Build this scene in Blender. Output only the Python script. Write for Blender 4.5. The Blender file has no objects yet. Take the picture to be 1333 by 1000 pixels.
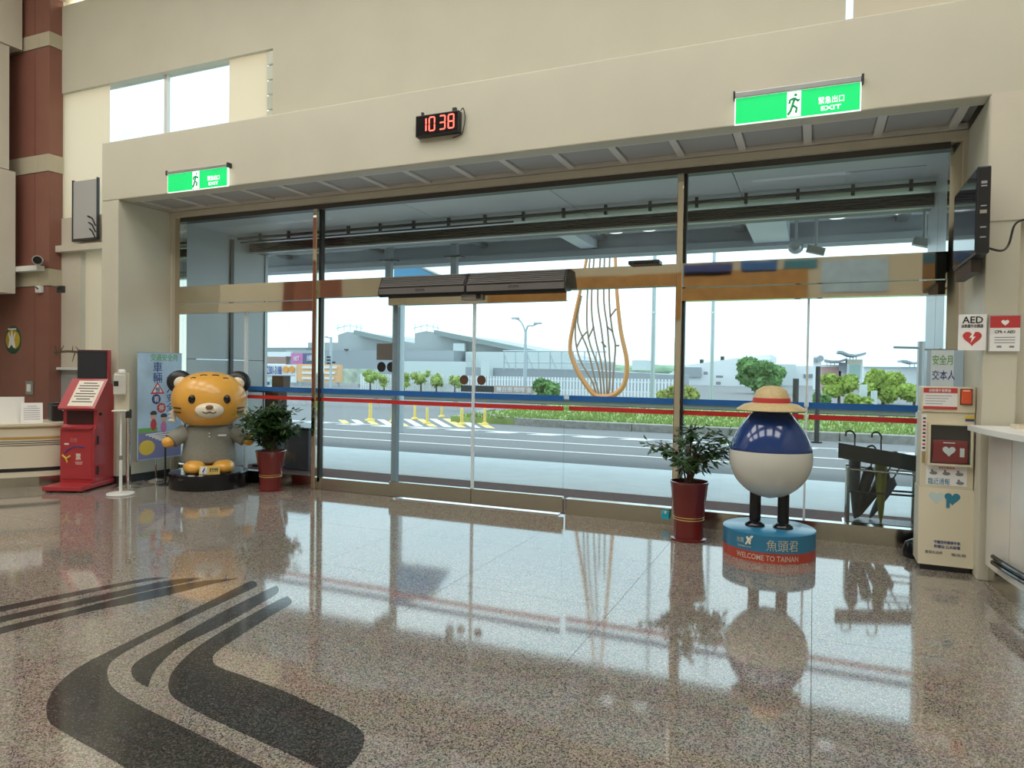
import bpy, bmesh, math, random
from mathutils import Vector, Matrix
random.seed(7)
D = bpy.data
sc = bpy.context.scene
COL = sc.collection
PI = math.pi

# ------------------------------------------------------------------ camera
F = 912.0; CX, CY = 666.5, 500.0
YAW = math.radians(23.3); PITCH = math.radians(-1.07); ROLL = 0.015; EYE = 1.55
fw = Vector((-math.sin(YAW)*math.cos(PITCH), math.cos(YAW)*math.cos(PITCH), math.sin(PITCH)))
rt0 = Vector((math.cos(YAW), math.sin(YAW), 0)); up0 = rt0.cross(fw)
rt = math.cos(ROLL)*rt0 + math.sin(ROLL)*up0
up = -math.sin(ROLL)*rt0 + math.cos(ROLL)*up0
cam = D.cameras.new('camera'); cam.sensor_width = 36.0; cam.lens = 36.0*F/1333.0
cam.clip_end = 600; cam.clip_start = 0.05
camo = D.objects.new('camera', cam); COL.objects.link(camo)
camo.matrix_world = Matrix(((rt.x, up.x, -fw.x, 0), (rt.y, up.y, -fw.y, 0), (rt.z, up.z, -fw.z, EYE), (0, 0, 0, 1)))
sc.camera = camo
EYEP = Vector((0, 0, EYE))
def _ray(px, py): return fw + rt*((px-CX)/F) - up*((py-CY)/F)
def at(px, py, Y): d = _ray(px, py); return EYEP + d*(Y/d.y)          # survey point on the plane y = Y
def gnd(px, py, z=0.0): d = _ray(px, py); return EYEP + d*((z-EYE)/d.z)  # survey point on the plane z

# ------------------------------------------------------------------ sky, sun, exposure
SKY = 2.9; SUN = 1.5; LAMP = 5.7
w = D.worlds.new('sky'); sc.world = w; w.use_nodes = True
nt = w.node_tree; bg = nt.nodes['Background']
tc = nt.nodes.new('ShaderNodeTexCoord'); sep = nt.nodes.new('ShaderNodeSeparateXYZ')
nz = nt.nodes.new('ShaderNodeTexNoise'); nz.inputs['Scale'].default_value = 2.2; nz.inputs['Detail'].default_value = 5
mp = nt.nodes.new('ShaderNodeMapping'); mp.inputs['Scale'].default_value = (1, 1, 3.5)
rp = nt.nodes.new('ShaderNodeValToRGB')
rp.color_ramp.elements[0].position = 0.42; rp.color_ramp.elements[0].color = (0.42, 0.57, 0.64, 1)
rp.color_ramp.elements[1].position = 0.62; rp.color_ramp.elements[1].color = (0.55, 0.66, 0.70, 1)
nt.links.new(tc.outputs['Generated'], mp.inputs['Vector']); nt.links.new(mp.outputs[0], nz.inputs['Vector'])
nt.links.new(nz.outputs['Fac'], rp.inputs[0]); nt.links.new(rp.outputs[0], bg.inputs['Color'])
bg.inputs['Strength'].default_value = SKY
sl = D.lights.new('sun', 'SUN'); sl.energy = SUN; sl.angle = math.radians(12); sl.color = (1, 0.97, 0.92)
so = D.objects.new('sun', sl); COL.objects.link(so); so.location = (10, 30, 40)
so.rotation_euler = Vector((0.45, 0.10, -1.0)).to_track_quat('-Z', 'Y').to_euler()
sc.view_settings.view_transform = 'Standard'; sc.view_settings.look = 'None'
sc.view_settings.exposure = 0.0; sc.view_settings.gamma = 1.0; sc.view_settings.use_curve_mapping = False

# ------------------------------------------------------------------ materials
MATS = {}
def mat(name, rgb, rough=0.5, metal=0.0, emit=0.0, spec=0.5, noise=None, bump=None, alpha=None, trans=0.0, coat=0.0, ior=None):
    if name in MATS: return MATS[name]
    m = D.materials.new(name); m.use_nodes = True; n = m.node_tree; b = n.nodes['Principled BSDF']
    c = (rgb[0], rgb[1], rgb[2], 1)
    b.inputs['Base Color'].default_value = c; b.inputs['Roughness'].default_value = rough
    b.inputs['Metallic'].default_value = metal; b.inputs['Specular IOR Level'].default_value = spec
    if ior: b.inputs['IOR'].default_value = ior
    b.inputs['Coat Weight'].default_value = coat
    if emit: b.inputs['Emission Color'].default_value = c; b.inputs['Emission Strength'].default_value = emit
    if noise or bump:
        t = n.nodes.new('ShaderNodeTexCoord'); geo = n.nodes.new('ShaderNodeNewGeometry')
    if noise:
        s, amt = noise
        x = n.nodes.new('ShaderNodeTexNoise'); x.inputs['Scale'].default_value = s; x.inputs['Detail'].default_value = 4
        r = n.nodes.new('ShaderNodeValToRGB')
        r.color_ramp.elements[0].position = 0.3; r.color_ramp.elements[1].position = 0.7
        r.color_ramp.elements[0].color = tuple(max(0, v*(1-amt)) for v in rgb)+(1,)
        r.color_ramp.elements[1].color = tuple(min(1, v*(1+amt)) for v in rgb)+(1,)
        n.links.new(geo.outputs['Position'], x.inputs['Vector']); n.links.new(x.outputs['Fac'], r.inputs[0])
        n.links.new(r.outputs[0], b.inputs['Base Color'])
    if bump:
        s, st = bump
        x = n.nodes.new('ShaderNodeTexNoise'); x.inputs['Scale'].default_value = s; x.inputs['Detail'].default_value = 2
        bn = n.nodes.new('ShaderNodeBump'); bn.inputs['Strength'].default_value = st; bn.inputs['Distance'].default_value = 0.02
        n.links.new(geo.outputs['Position'], x.inputs['Vector']); n.links.new(x.outputs['Fac'], bn.inputs['Height'])
        n.links.new(bn.outputs[0], b.inputs['Normal'])
    if trans:
        tr = n.nodes.new('ShaderNodeBsdfTranslucent'); tr.inputs['Color'].default_value = c
        mx = n.nodes.new('ShaderNodeMixShader'); mx.inputs[0].default_value = trans
        n.links.new(b.outputs[0], mx.inputs[1]); n.links.new(tr.outputs[0], mx.inputs[2])
        n.links.new(mx.outputs[0], n.nodes['Material Output'].inputs['Surface'])
    MATS[name] = m; return m

def glass_mat(name, tint=(0.93, 0.97, 0.97), refl=1.0):
    m = D.materials.new(name); m.use_nodes = True; n = m.node_tree; n.nodes.clear()
    o = n.nodes.new('ShaderNodeOutputMaterial'); t = n.nodes.new('ShaderNodeBsdfTransparent'); g = n.nodes.new('ShaderNodeBsdfGlossy')
    lw = n.nodes.new('ShaderNodeLayerWeight'); lw.inputs['Blend'].default_value = 0.5
    f = n.nodes.new('ShaderNodeMath'); f.operation = 'POWER'; f.inputs[1].default_value = 4.5; n.links.new(lw.outputs['Facing'], f.inputs[0])
    mu = n.nodes.new('ShaderNodeMath'); mu.operation = 'MULTIPLY_ADD'; mu.inputs[1].default_value = .9*refl; mu.inputs[2].default_value = .035*refl
    x = n.nodes.new('ShaderNodeMixShader'); t.inputs[0].default_value = tint+(1,); g.inputs['Roughness'].default_value = 0.0
    n.links.new(f.outputs[0], mu.inputs[0]); n.links.new(mu.outputs[0], x.inputs[0])
    n.links.new(t.outputs[0], x.inputs[1]); n.links.new(g.outputs[0], x.inputs[2]); n.links.new(x.outputs[0], o.inputs[0])
    MATS[name] = m; return m

def granite(name, cols, rough, scale=110.0, ior=1.6):
    m = D.materials.new(name); m.use_nodes = True; n = m.node_tree; b = n.nodes['Principled BSDF']
    geo = n.nodes.new('ShaderNodeNewGeometry')
    v = n.nodes.new('ShaderNodeTexVoronoi'); v.inputs['Scale'].default_value = scale
    s = n.nodes.new('ShaderNodeSeparateColor'); r = n.nodes.new('ShaderNodeValToRGB'); r.color_ramp.interpolation = 'CONSTANT'
    e = r.color_ramp.elements
    while len(e) < len(cols): e.new(0.5)
    for i, (p, c) in enumerate(cols): e[i].position = p; e[i].color = c+(1,)
    big = n.nodes.new('ShaderNodeTexNoise'); big.inputs['Scale'].default_value = 14; big.inputs['Detail'].default_value = 5
    mx = n.nodes.new('ShaderNodeMix'); mx.data_type = 'RGBA'; mx.blend_type = 'MULTIPLY'; mx.inputs[0].default_value = 0.35
    n.links.new(geo.outputs['Position'], v.inputs['Vector']); n.links.new(v.outputs['Color'], s.inputs[0])
    n.links.new(s.outputs[0], r.inputs[0]); n.links.new(geo.outputs['Position'], big.inputs['Vector'])
    n.links.new(r.outputs[0], mx.inputs[6]); n.links.new(big.outputs['Color'], mx.inputs[7]); n.links.new(mx.outputs[2], b.inputs['Base Color'])
    b.inputs['Roughness'].default_value = rough; b.inputs['IOR'].default_value = ior
    x = n.nodes.new('ShaderNodeTexNoise'); x.inputs['Scale'].default_value = 35; x.inputs['Detail'].default_value = 3
    bn = n.nodes.new('ShaderNodeBump'); bn.inputs['Strength'].default_value = 0.02; bn.inputs['Distance'].default_value = 0.004
    n.links.new(geo.outputs['Position'], x.inputs['Vector']); n.links.new(x.outputs['Fac'], bn.inputs['Height']); n.links.new(bn.outputs[0], b.inputs['Normal'])
    MATS[name] = m; return m

GRAN = granite('granite', [(0, (.065, .06, .055)), (.13, (.36, .31, .26)), (.38, (.235, .20, .165)), (.58, (.47, .42, .37)), (.80, (.32, .29, .255)), (.92, (.15, .13, .11))], 0.06, 170, 2.7)
INLAY = granite('dark_granite', [(0, (.034, .032, .030)), (.5, (.062, .059, .055)), (.85, (.11, .105, .10))], 0.10, 160, 1.5)
BEIGE = mat('beige_paint', (.59, .565, .455), .55, noise=(1.5, .03))
BEIGE2 = mat('beige_panel', (.63, .585, .48), .5, noise=(2, .03))
SHADE = mat('blind_fabric', (.98, .86, .72), .8, trans=.75)
REDC = mat('terracotta_panel', (.25, .105, .076), .42, noise=(3, .06))
BAND = mat('band_stone', (.50, .45, .33), .5)
STEEL = mat('mirror_steel', (.72, .66, .56), .035, 1.0, bump=(1.6, .035))
STEEL2 = mat('brushed_steel', (.55, .52, .46), .16, 1.0, bump=(6, .04))
CHROME = mat('chrome', (.75, .75, .75), .08, 1.0)
ALU = mat('aluminium', (.42, .43, .43), .35, .8)
GREYP = mat('grey_wall_panel', (.50, .50, .50), .35, .2)
LGREY = mat('light_grey_panel', (.57, .565, .55), .35, .1)
SOFF = mat('soffit_panel', (.40, .385, .37), .5)
SOFFB = mat('soffit_bar', (.70, .67, .62), .4)
DARKS = mat('shutter_dark', (.09, .09, .09), .4, .4)
DARK = mat('dark_metal', (.05, .05, .052), .4, .5)
BLACK = mat('black_plastic', (.018, .018, .02), .35)
BLACKG = mat('black_gloss', (.012, .012, .014), .08)
WHITE = mat('white_plastic', (.80, .80, .77), .35)
WPAPER = mat('paper', (.85, .85, .84), .6)
EDGE = mat('polished_glass_edge', (.95, .96, .96), .15, trans=.6)
CREAM = mat('cream_laminate', (.74, .67, .52), .35)
REDK = mat('kiosk_red', (.42, .035, .045), .35, coat=.3)
REDP = mat('print_red', (.55, .05, .05), .5)
BLUEP = mat('stripe_blue', (.015, .13, .42), .4)
REDS = mat('stripe_red', (.55, .03, .03), .4)
NAVY = mat('print_navy', (.03, .06, .26), .5)
GREENP = mat('print_green', (.16, .42, .10), .5)
GREYT = mat('print_grey', (.25, .25, .27), .6)
TEAL = mat('print_teal', (.03, .22, .33), .5)
SILV = mat('print_pale', (.50, .62, .60), .5)
YEL = mat('print_yellow', (.75, .55, .06), .5)
ORN = mat('print_orange', (.80, .33, .06), .5)
PINK = mat('print_pink', (.62, .20, .42), .5)
SKYB = mat('print_sky', (.42, .60, .78), .5, noise=(4, .12))
POTR = mat('pot_glaze', (.15, .015, .014), .22, coat=.4)
GOLD = mat('gold_line', (.55, .38, .12), .35, .5)
SOIL = mat('soil', (.05, .035, .02), .9)
LEAF = mat('leaf_dark', (.035, .085, .022), .35, noise=(18, .4))
BARK = mat('bark', (.12, .08, .05), .8)
GLASS = glass_mat('clear_glass')
GLASSW = glass_mat('tinted_window', (.55, .60, .62), 1.2)
ASPH = mat('asphalt', (.19, .192, .20), .8, noise=(30, .08))
WALK = mat('walkway_paving', (.80, .83, .85), .55, noise=(3, .05))
CARPET = mat('entrance_mat', (.16, .085, .08), .9, noise=(120, .3))
WLINE = mat('road_white', (.85, .85, .85), .7)
YLINE = mat('road_yellow', (.85, .68, .25), .7)
YBOL = mat('bollard_yellow', (.85, .62, .16), .5)
KERB = mat('kerb_stone', (.30, .29, .27), .8, noise=(9, .2))
GRASS = mat('grass_blade', (.24, .33, .09), .7, noise=(2, .25), trans=.3)
SOILG = mat('grass_soil', (.28, .36, .12), .9, noise=(2, .2))
RAIL = mat('guard_rail_grey', (.12, .125, .115), .6)
WARE = mat('warehouse_sheet', (.40, .43, .44), .55)
WARE2 = mat('warehouse_pale', (.62, .68, .68), .55)
WARE3 = mat('warehouse_blue_grey', (.33, .36, .39), .55)
ROOFG = mat('roof_edge', (.26, .31, .31), .6)
BWHITE = mat('building_white', (.78, .80, .82), .6)
BPINK = mat('building_pink', (.62, .36, .34), .6)
BGREEN = mat('building_glass_green', (.35, .50, .45), .3)
COPPER = mat('copper_orange', (.62, .27, .10), .4, .3)
VEIN = mat('vein_bronze', (.34, .22, .16), .5, .4)
POLEG = mat('pole_grey', (.48, .54, .58), .4, .4)
TREE1 = mat('tree_leaf_green', (.16, .30, .10), .7, noise=(1.2, .4), trans=.25)
TREE2 = mat('tree_leaf_lime', (.36, .47, .10), .7, noise=(1.2, .35), trans=.25)
TREE3 = mat('tree_leaf_far', (.22, .33, .22), .8, noise=(.3, .3))
GREEN_E = mat('exit_green', (.0, .60, .15), .4, emit=.75)
WHITE_E = mat('exit_white', (.95, 1, .95), .4, emit=.9)
LED = mat('led_red', (1.0, .12, .08), .4, emit=2.2)
LAMPM = mat('lamp_panel', (1.0, .98, .93), .5, emit=LAMP)
DOWNL = mat('downlight', (1, 1, .98), .5, emit=1.1)
TVS = mat('tv_screen', (.03, .03, .04), .06)
TIG = mat('tiger_orange', (.82, .42, .07), .28, coat=.3)
TIGC = mat('tiger_cream', (.82, .74, .58), .35)
SHIRT = mat('shirt_grey', (.26, .26, .225), .8, noise=(25, .06))
EGGB = mat('sculpture_blue', (.012, .045, .19), .12, coat=.5)
EGGS = mat('sculpture_pearl', (.66, .66, .60), .18, coat=.4)
STRAW = mat('straw', (.62, .48, .25), .5, noise=(60, .12))
BASEB = mat('base_blue', (.03, .19, .34), .25)
BASER = mat('base_red', (.45, .06, .035), .3)
LETTER = mat('lettering_cream', (.82, .80, .68), .5)
WOOD = mat('wood_panel_orange', (.42, .23, .07), .45, noise=(4, .15))

# ------------------------------------------------------------------ mesh helpers
class MB:
    def __init__(s): s.v = []; s.f = []; s.mi = []
    def add(s, vs, fs, mi=0):
        o = len(s.v); s.v += [tuple(v) for v in vs]; s.f += [tuple(i+o for i in f) for f in fs]; s.mi += [mi]*len(fs); return s
    def box(s, x0, x1, y0, y1, z0, z1, mi=0):
        vs = [(x, y, z) for z in (z0, z1) for y in (y0, y1) for x in (x0, x1)]
        return s.add(vs, [(0, 2, 3, 1), (4, 5, 7, 6), (0, 1, 5, 4), (2, 6, 7, 3), (0, 4, 6, 2), (1, 3, 7, 5)], mi)
    def obox(s, c, ax, ay, az, mi=0):      # oriented box: centre and three half-vectors
        c, ax, ay, az = map(Vector, (c, ax, ay, az))
        vs = [c+ax*i+ay*j+az*k for k in (-1, 1) for j in (-1, 1) for i in (-1, 1)]
        return s.add(vs, [(0, 2, 3, 1), (4, 5, 7, 6), (0, 1, 5, 4), (2, 6, 7, 3), (0, 4, 6, 2), (1, 3, 7, 5)], mi)
    def tube(s, pts, r, n=8, mi=0, caps=True):
        pts = [Vector(p) for p in pts]; rs = r if isinstance(r, (list, tuple)) else [r]*len(pts)
        vs = []; fs = []; ref = None
        for i, p in enumerate(pts):
            t = (pts[min(i+1, len(pts)-1)]-pts[max(i-1, 0)]).normalized()
            if ref is None: ref = Vector((0, 0, 1)) if abs(t.z) < .9 else Vector((1, 0, 0))
            a = (ref - t*ref.dot(t)).normalized(); b = t.cross(a); ref = a
            for k in range(n):
                q = 2*PI*k/n; vs.append(p+(a*math.cos(q)+b*math.sin(q))*rs[i])
        for i in range(len(pts)-1):
            for k in range(n): fs.append((i*n+k, i*n+(k+1) % n, (i+1)*n+(k+1) % n, (i+1)*n+k))
        if caps: fs.append(tuple(range(n-1, -1, -1))); fs.append(tuple((len(pts)-1)*n+k for k in range(n)))
        return s.add(vs, fs, mi)
    def lathe(s, prof, n=24, c=(0, 0, 0), sx=1, sy=1, mi=0):
        vs = []; fs = []; L = len(prof)
        for (r, z) in prof:
            for k in range(n):
                q = 2*PI*k/n; vs.append((c[0]+sx*r*math.cos(q), c[1]+sy*r*math.sin(q), c[2]+z))
        for i in range(L-1):
            for k in range(n): fs.append((i*n+k, i*n+(k+1) % n, (i+1)*n+(k+1) % n, (i+1)*n+k))
        if prof[0][0] > 1e-5: fs.append(tuple(range(n-1, -1, -1)))
        if prof[-1][0] > 1e-5: fs.append(tuple((L-1)*n+k for k in range(n)))
        return s.add(vs, fs, mi)
    def ell(s, c, rx, ry, rz, n=24, m=14, mi=0, e=1.0):
        prof = []
        for i in range(m+1):
            a = -PI/2+PI*i/m; prof.append((max(1e-6, abs(math.cos(a))**e), math.sin(a)*rz))
        return s.lathe(prof, n, c, rx, ry, mi)
    def prism(s, poly, a, b, axis='z', mi=0):   # polygon extruded along an axis
        def P(u, v, h): return {'z': (u, v, h), 'y': (u, h, v), 'x': (h, u, v)}[axis]
        n = len(poly); vs = [P(u, v, a) for u, v in poly]+[P(u, v, b) for u, v in poly]
        fs = [tuple(range(n-1, -1, -1)), tuple(range(n, 2*n))]+[(i, (i+1) % n, (i+1) % n+n, i+n) for i in range(n)]
        return s.add(vs, fs, mi)
    def strip(s, outer, inner, z0, z1, mi=0):   # a band between two polylines
        n = len(outer); vs = []
        for (a, b) in zip(outer, inner): vs += [(a[0], a[1], z0), (b[0], b[1], z0), (a[0], a[1], z1), (b[0], b[1], z1)]
        fs = []
        for i in range(n-1):
            o = 4*i; q = o+4; fs += [(o+2, o+3, q+3, q+2), (o, q, q+1, o+1), (o, o+2, q+2, q), (o+1, q+1, q+3, o+3)]
        fs += [(0, 1, 3, 2), (4*n-4, 4*n-2, 4*n-1, 4*n-3)]
        return s.add(vs, fs, mi)
    def mesh(s, name, mats, smooth=False):
        me = D.meshes.new(name); me.from_pydata(s.v, [], s.f)
        for m in (mats if isinstance(mats, (list, tuple)) else [mats]): me.materials.append(m)
        me.polygons.foreach_set('material_index', s.mi)
        bm = bmesh.new(); bm.from_mesh(me); bmesh.ops.recalc_face_normals(bm, faces=bm.faces)
        if smooth:
            for f in bm.faces: f.smooth = True
            for e in bm.edges:
                if len(e.link_faces) == 2 and e.calc_face_angle(0) > 0.75: e.smooth = False
        bm.to_mesh(me); bm.free(); return me
    def build(s, name, mats, parent=None, smooth=False, loc=None):
        o = D.objects.new(name, s.mesh(name, mats, smooth)); COL.objects.link(o)
        if parent: o.parent = parent
        if loc is not None: o.location = loc
        return o

def bev(o, wdt=.01, seg=2):
    bm = bmesh.new(); bm.from_mesh(o.data)
    bmesh.ops.bevel(bm, geom=[e for e in bm.edges if len(e.link_faces) == 2 and e.calc_face_angle(0) > .5], offset=wdt, segments=seg, profile=.5, affect='EDGES', clamp_overlap=True)
    bm.to_mesh(o.data); bm.free(); return o
def box(name, m, parent, x0, x1, y0, y1, z0, z1, b=0, loc=None):
    o = MB().box(x0, x1, y0, y1, z0, z1).build(name, m, parent, loc=loc)
    return bev(o, b) if b else o
def thing(name, label, cat, loc=(0, 0, 0), rz=0, group=None):
    o = D.objects.new(name, None); COL.objects.link(o); o.location = loc; o.rotation_euler = (0, 0, rz); o.empty_display_size = .1
    o['label'] = label; o['category'] = cat
    if group: o['group'] = group
    return o
def tag(o, label, cat, group=None):
    o['label'] = label; o['category'] = cat
    if group: o['group'] = group
    return o
def struct(o, label=None, cat=None):
    o['kind'] = 'structure'
    if label: o['label'] = label
    if cat: o['category'] = cat
    return o
def sroot(name, label, cat, loc=(0, 0, 0)):
    o = D.objects.new(name, None); COL.objects.link(o); o.location = loc; return struct(o, label, cat)
def copy_part(o, parent, loc=None):
    c = o.copy(); COL.objects.link(c); c.parent = parent
    if loc is not None: c.location = loc
    return c
def copy_tree(o, parent=None):
    c = o.copy(); COL.objects.link(c); c.parent = parent
    for ch in list(o.children): copy_tree(ch, c)
    return c
_txt = {}
def text(name, body, size, m, parent, origin, xd=(1, 0, 0), ud=(0, 0, 1), ext=.0015, align='CENTER', width=None):
    """flat lettering: origin is the middle of the line, xd / ud its reading and up directions"""
    cu = D.curves.new('t', 'FONT'); cu.body = body; cu.size = size; cu.extrude = ext; cu.align_x = align; cu.align_y = 'CENTER'; cu.resolution_u = 2; cu.offset = size*(.016 if max(map(ord, body)) < 256 else .004)
    ob = D.objects.new('t', cu); COL.objects.link(ob)
    dg = bpy.context.evaluated_depsgraph_get(); me = D.meshes.new_from_object(ob.evaluated_get(dg))
    D.objects.remove(ob); D.curves.remove(cu)
    if len(me.vertices) == 0: return None
    xs = [v.co.x for v in me.vertices]; ys = [v.co.y for v in me.vertices]
    cx = (min(xs)+max(xs))/2 if align == 'CENTER' else 0; cy = (min(ys)+max(ys))/2
    k = width/(max(xs)-min(xs)) if width else 1.0
    xd = Vector(xd).normalized(); ud = Vector(ud).normalized(); nd = xd.cross(ud); org = Vector(origin)
    for v in me.vertices:
        c = v.co.copy(); v.co = org + xd*((c.x-cx)*k) + ud*(c.y-cy) + nd*(c.z)
    me.materials.clear(); me.materials.append(m); me.name = name
    o = D.objects.new(name, me); COL.objects.link(o); o.parent = parent
    return o
def spline(pts, sub=6):
    out = []; n = len(pts)
    for i in range(n-1):
        p0 = pts[max(i-1, 0)]; p1 = pts[i]; p2 = pts[i+1]; p3 = pts[min(i+2, n-1)]
        for k in range(sub):
            t = k/sub
            out.append(tuple(.5*((2*b)+(-a+c)*t+(2*a-5*b+4*c-d)*t*t+(-a+3*b-3*c+d)*t**3) for a, b, c, d in zip(p0, p1, p2, p3)))
    out.append(tuple(pts[-1])); return out
def resample(pts, n):
    pts = [Vector(p) for p in pts]; L = [0]
    for a, b in zip(pts, pts[1:]): L.append(L[-1]+(b-a).length)
    out = []; j = 0
    for i in range(n):
        t = L[-1]*i/(n-1)
        while j < len(L)-2 and L[j+1] < t: j += 1
        k = (t-L[j])/max(1e-9, L[j+1]-L[j]); out.append(pts[j].lerp(pts[j+1], min(1, k)))
    return out

# ================================================================== THE HALL
XL, XR, YB, ZC = -12.6, 5.5, -6.0, 8.2
# floor: base, polished slabs, dark inlaid bands
fl = MB().box(XL, XR, YB, 7.2, -.12, -.012).build('floor', mat('joint_grout', (.10, .085, .07), .7)); struct(fl, 'polished speckled granite hall floor with dark inlaid bands', 'floor')
S = 1.2
sm = MB().box(.0015, S-.0015, .0015, S-.0015, -.012, 0).mesh('floor_slab', GRAN)
xs = [.02+S*k for k in range(-11, 5)]; ys = [3.28+S*k for k in range(-8, 4)]
for yy in ys:
    for xx in xs:
        if yy+S > 7.2: continue
        o = D.objects.new('floor_slab', sm); COL.objects.link(o); o.parent = fl; o.location = (xx, yy, 0)
MB().box(XL, XR, ys[-1] if ys[-1]+S > 7.2 else ys[-1]+S, 7.2, -.012, 0).build('floor_edge_slab', GRAN, fl)
def crop_floor(pts):     # survey points of the floor bands
    return [gnd(px*.375, 640+py*.375).xy for px, py in pts]
def band(outer, inner, n=60):
    o = resample(spline([tuple(p) for p in crop_floor(outer)]), n); i = resample(spline([tuple(p) for p in crop_floor(inner)]), n)
    MB().strip(o, i, -.004, .0012).build('inlay_band', INLAY, fl)
band([(893, 322), (880, 310), (840, 325), (650, 420), (450, 520), (290, 600), (200, 670), (165, 730), (162, 770), (180, 810), (300, 880), (430, 955), (640, 1080)],
     [(893, 322), (890, 330), (860, 345), (700, 420), (560, 490), (430, 560), (380, 600), (375, 650), (400, 690), (480, 740), (600, 800), (780, 890), (1130, 1075)])
band([(962, 328), (930, 340), (750, 430), (560, 540), (490, 580), (458, 610), (460, 640), (480, 662), (515, 680)],
     [(962, 328), (965, 350), (900, 392), (780, 460), (640, 530), (580, 575), (540, 620), (525, 645), (515, 680)])
band([(1005, 370), (985, 368), (850, 440), (700, 530), (620, 600), (588, 650), (590, 700), (640, 740), (800, 820), (1000, 910), (1090, 955), (1150, 972), (1195, 965)],
     [(1005, 370), (1012, 388), (960, 420), (850, 490), (755, 555), (738, 585), (760, 610), (850, 642), (1000, 700), (1180, 785), (1248, 825), (1266, 865), (1235, 930), (1195, 965)])
band([(575, 300), (500, 303), (250, 350), (0, 400), (-260, 460)], [(575, 300), (450, 322), (300, 354), (0, 418), (-260, 480)])
band([(705, 300), (580, 310), (300, 370), (0, 435), (-260, 500)], [(705, 300), (600, 325), (300, 390), (0, 455), (-260, 522)])
band([(825, 302), (700, 312), (500, 350), (200, 425), (0, 472), (-260, 540)], [(825, 302), (720, 325), (560, 365), (300, 420), (0, 495), (-260, 568)])

# ceiling, back and side walls (outside the picture; they carry the lamps and bounce the light)
struct(MB().box(XL-.2, XR+.2, YB-.2, 7.9, ZC, ZC+.2).build('ceiling', mat('ceiling_white', (.75, .73, .68), .7)), 'pale hall ceiling high above', 'ceiling')
struct(MB().box(XL-.2, XR+.2, YB-.2, YB, 0, ZC).build('wall_back', BEIGE), 'beige wall facing the glass entrance', 'wall')
struct(MB().box(XR, XR+.2, YB, 7.6, 0, ZC).build('wall_right', BEIGE), 'beige side wall on the right', 'wall')
struct(MB().box(XL-.2, XL, YB, 7.9, 0, ZC).build('wall_left', BEIGE), 'beige side wall on the left', 'wall')
for i in range(5):
    for j in range(2):
        t = thing('ceiling_light', 'square ceiling light panel in the hall ceiling', 'ceiling light', (-10.4+3.3*i, .2+3.4*j, ZC), group='ceiling lights')
        box('frame', WHITE, t, -1.15, 1.15, -1.15, 1.15, -.04, 0)
        box('diffuser', LAMPM, t, -1.1, 1.1, -1.1, 1.1, -.05, -.041)
# what the mirror steel shows of the wall behind: a wooden board and printed hangings
def wallboard(x0, x1, z0, z1, m, label, cat, name):
    o = box(name, m, None, x0, x1, YB+.002, YB+.06, z0, z1); return tag(o, label, cat)
YV = 14.5-YB
for nme, (a, b, c, d), m, lb, ct in [
    ('wood_panel', (640, 350, 1052, 420), WOOD, 'orange wooden panel on the wall facing the entrance', 'panel'),
    ('wall_poster', (890, 343, 955, 362), NAVY, 'dark violet poster on the wall facing the entrance', 'poster'),
    ('wall_banner', (965, 339, 1012, 356), BLUEP, 'blue hanging banner on the wall facing the entrance', 'banner'),
    ('wall_banner', (1020, 338, 1064, 352), TEAL, 'teal hanging banner on the wall facing the entrance', 'banner'),
    ('wall_banner', (1068, 336, 1155, 382), SKYB, 'pale blue mural banner on the wall facing the entrance', 'banner')]:
    p = at(a, d, YV); q = at(c, b, YV)
    wallboard(p.x, q.x, min(p.z, q.z), max(p.z, q.z), m, lb, ct, nme)

hc = thing('hall_column', 'terracotta clad pilaster on the left hall wall behind the viewer', 'column', (XL, -.85, 0)); box('cladding_panel', REDC, hc, .002, .38, -.95, .95, 0, 4.4); box('stone_band', BAND, hc, .002, .40, -.97, .97, 4.4, 4.7); box('cladding_panel', REDC, hc, .002, .38, -.95, .95, 4.7, 8.15)
# portal: deep header over two piers
JL, JR, YF, YG = -8.31, 1.18, 6.33, 7.25
ZH, ZT = 3.69, 4.45
pw = sroot('wall_front', 'beige portal wall with a deep header over the glass entrance', 'wall')
hd = box('header', BEIGE, pw, -8.62, XR, YF, YF+.19, ZH, ZT, .012)
box('header_top', BEIGE, pw, -8.62, XR, YF+.19, 7.6, 4.25, ZT)
box('header_back', BEIGE, pw, -8.62, XR, 7.16, 7.6, 3.66, 4.25)
box('pier', BEIGE, pw, -8.62, JL, YF+.002, 7.6, 0, ZH-.002, .008)
box('header_end', BEIGE, pw, -8.62, JL, YF+.19, 7.16, ZH, 4.25)
box('pier', BEIGE, pw, JR, 1.40, YF+.002, 7.6, 0, ZH-.002, .008)
box('pier', BEIGE2, pw, 1.40, XR, YF+.10, 7.6, 0, ZH-.002)
box('header_band', BEIGE2, pw, 1.19, XR, YF-.006, YF+.1, 2.74, ZH+.01)
box('soffit_frame', SOFFB, pw, JL, JR, YF+.19, YF+.225, 3.70, 3.75)
box('soffit_frame', SOFFB, pw, JL, JR, 7.125, 7.16, 3.70, 3.75)
bars = [-8.22+.58*k for k in range(17)]
pm = MB().box(.05, .53, .03, .53, .012, .03).mesh('soffit_panel', SOFF)
pl = MB().box(.03, .55, .0, .56, .03, .04).mesh('soffit_backing', SOFF)
bmz = MB().box(-.035, .035, 0, .57, 0, .04).mesh('soffit_bar', SOFFB)
for k, x in enumerate(bars):
    o = D.objects.new('soffit_bar', bmz); COL.objects.link(o); o.parent = pw; o.location = (x, 6.555, 3.715)
    if x+.58 < JR+.1:
        for nme, me in (('soffit_panel', pm), ('soffit_backing', pl)):
            o = D.objects.new(nme, me); COL.objects.link(o); o.parent = pw; o.location = (x, 6.555, 3.72)
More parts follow.
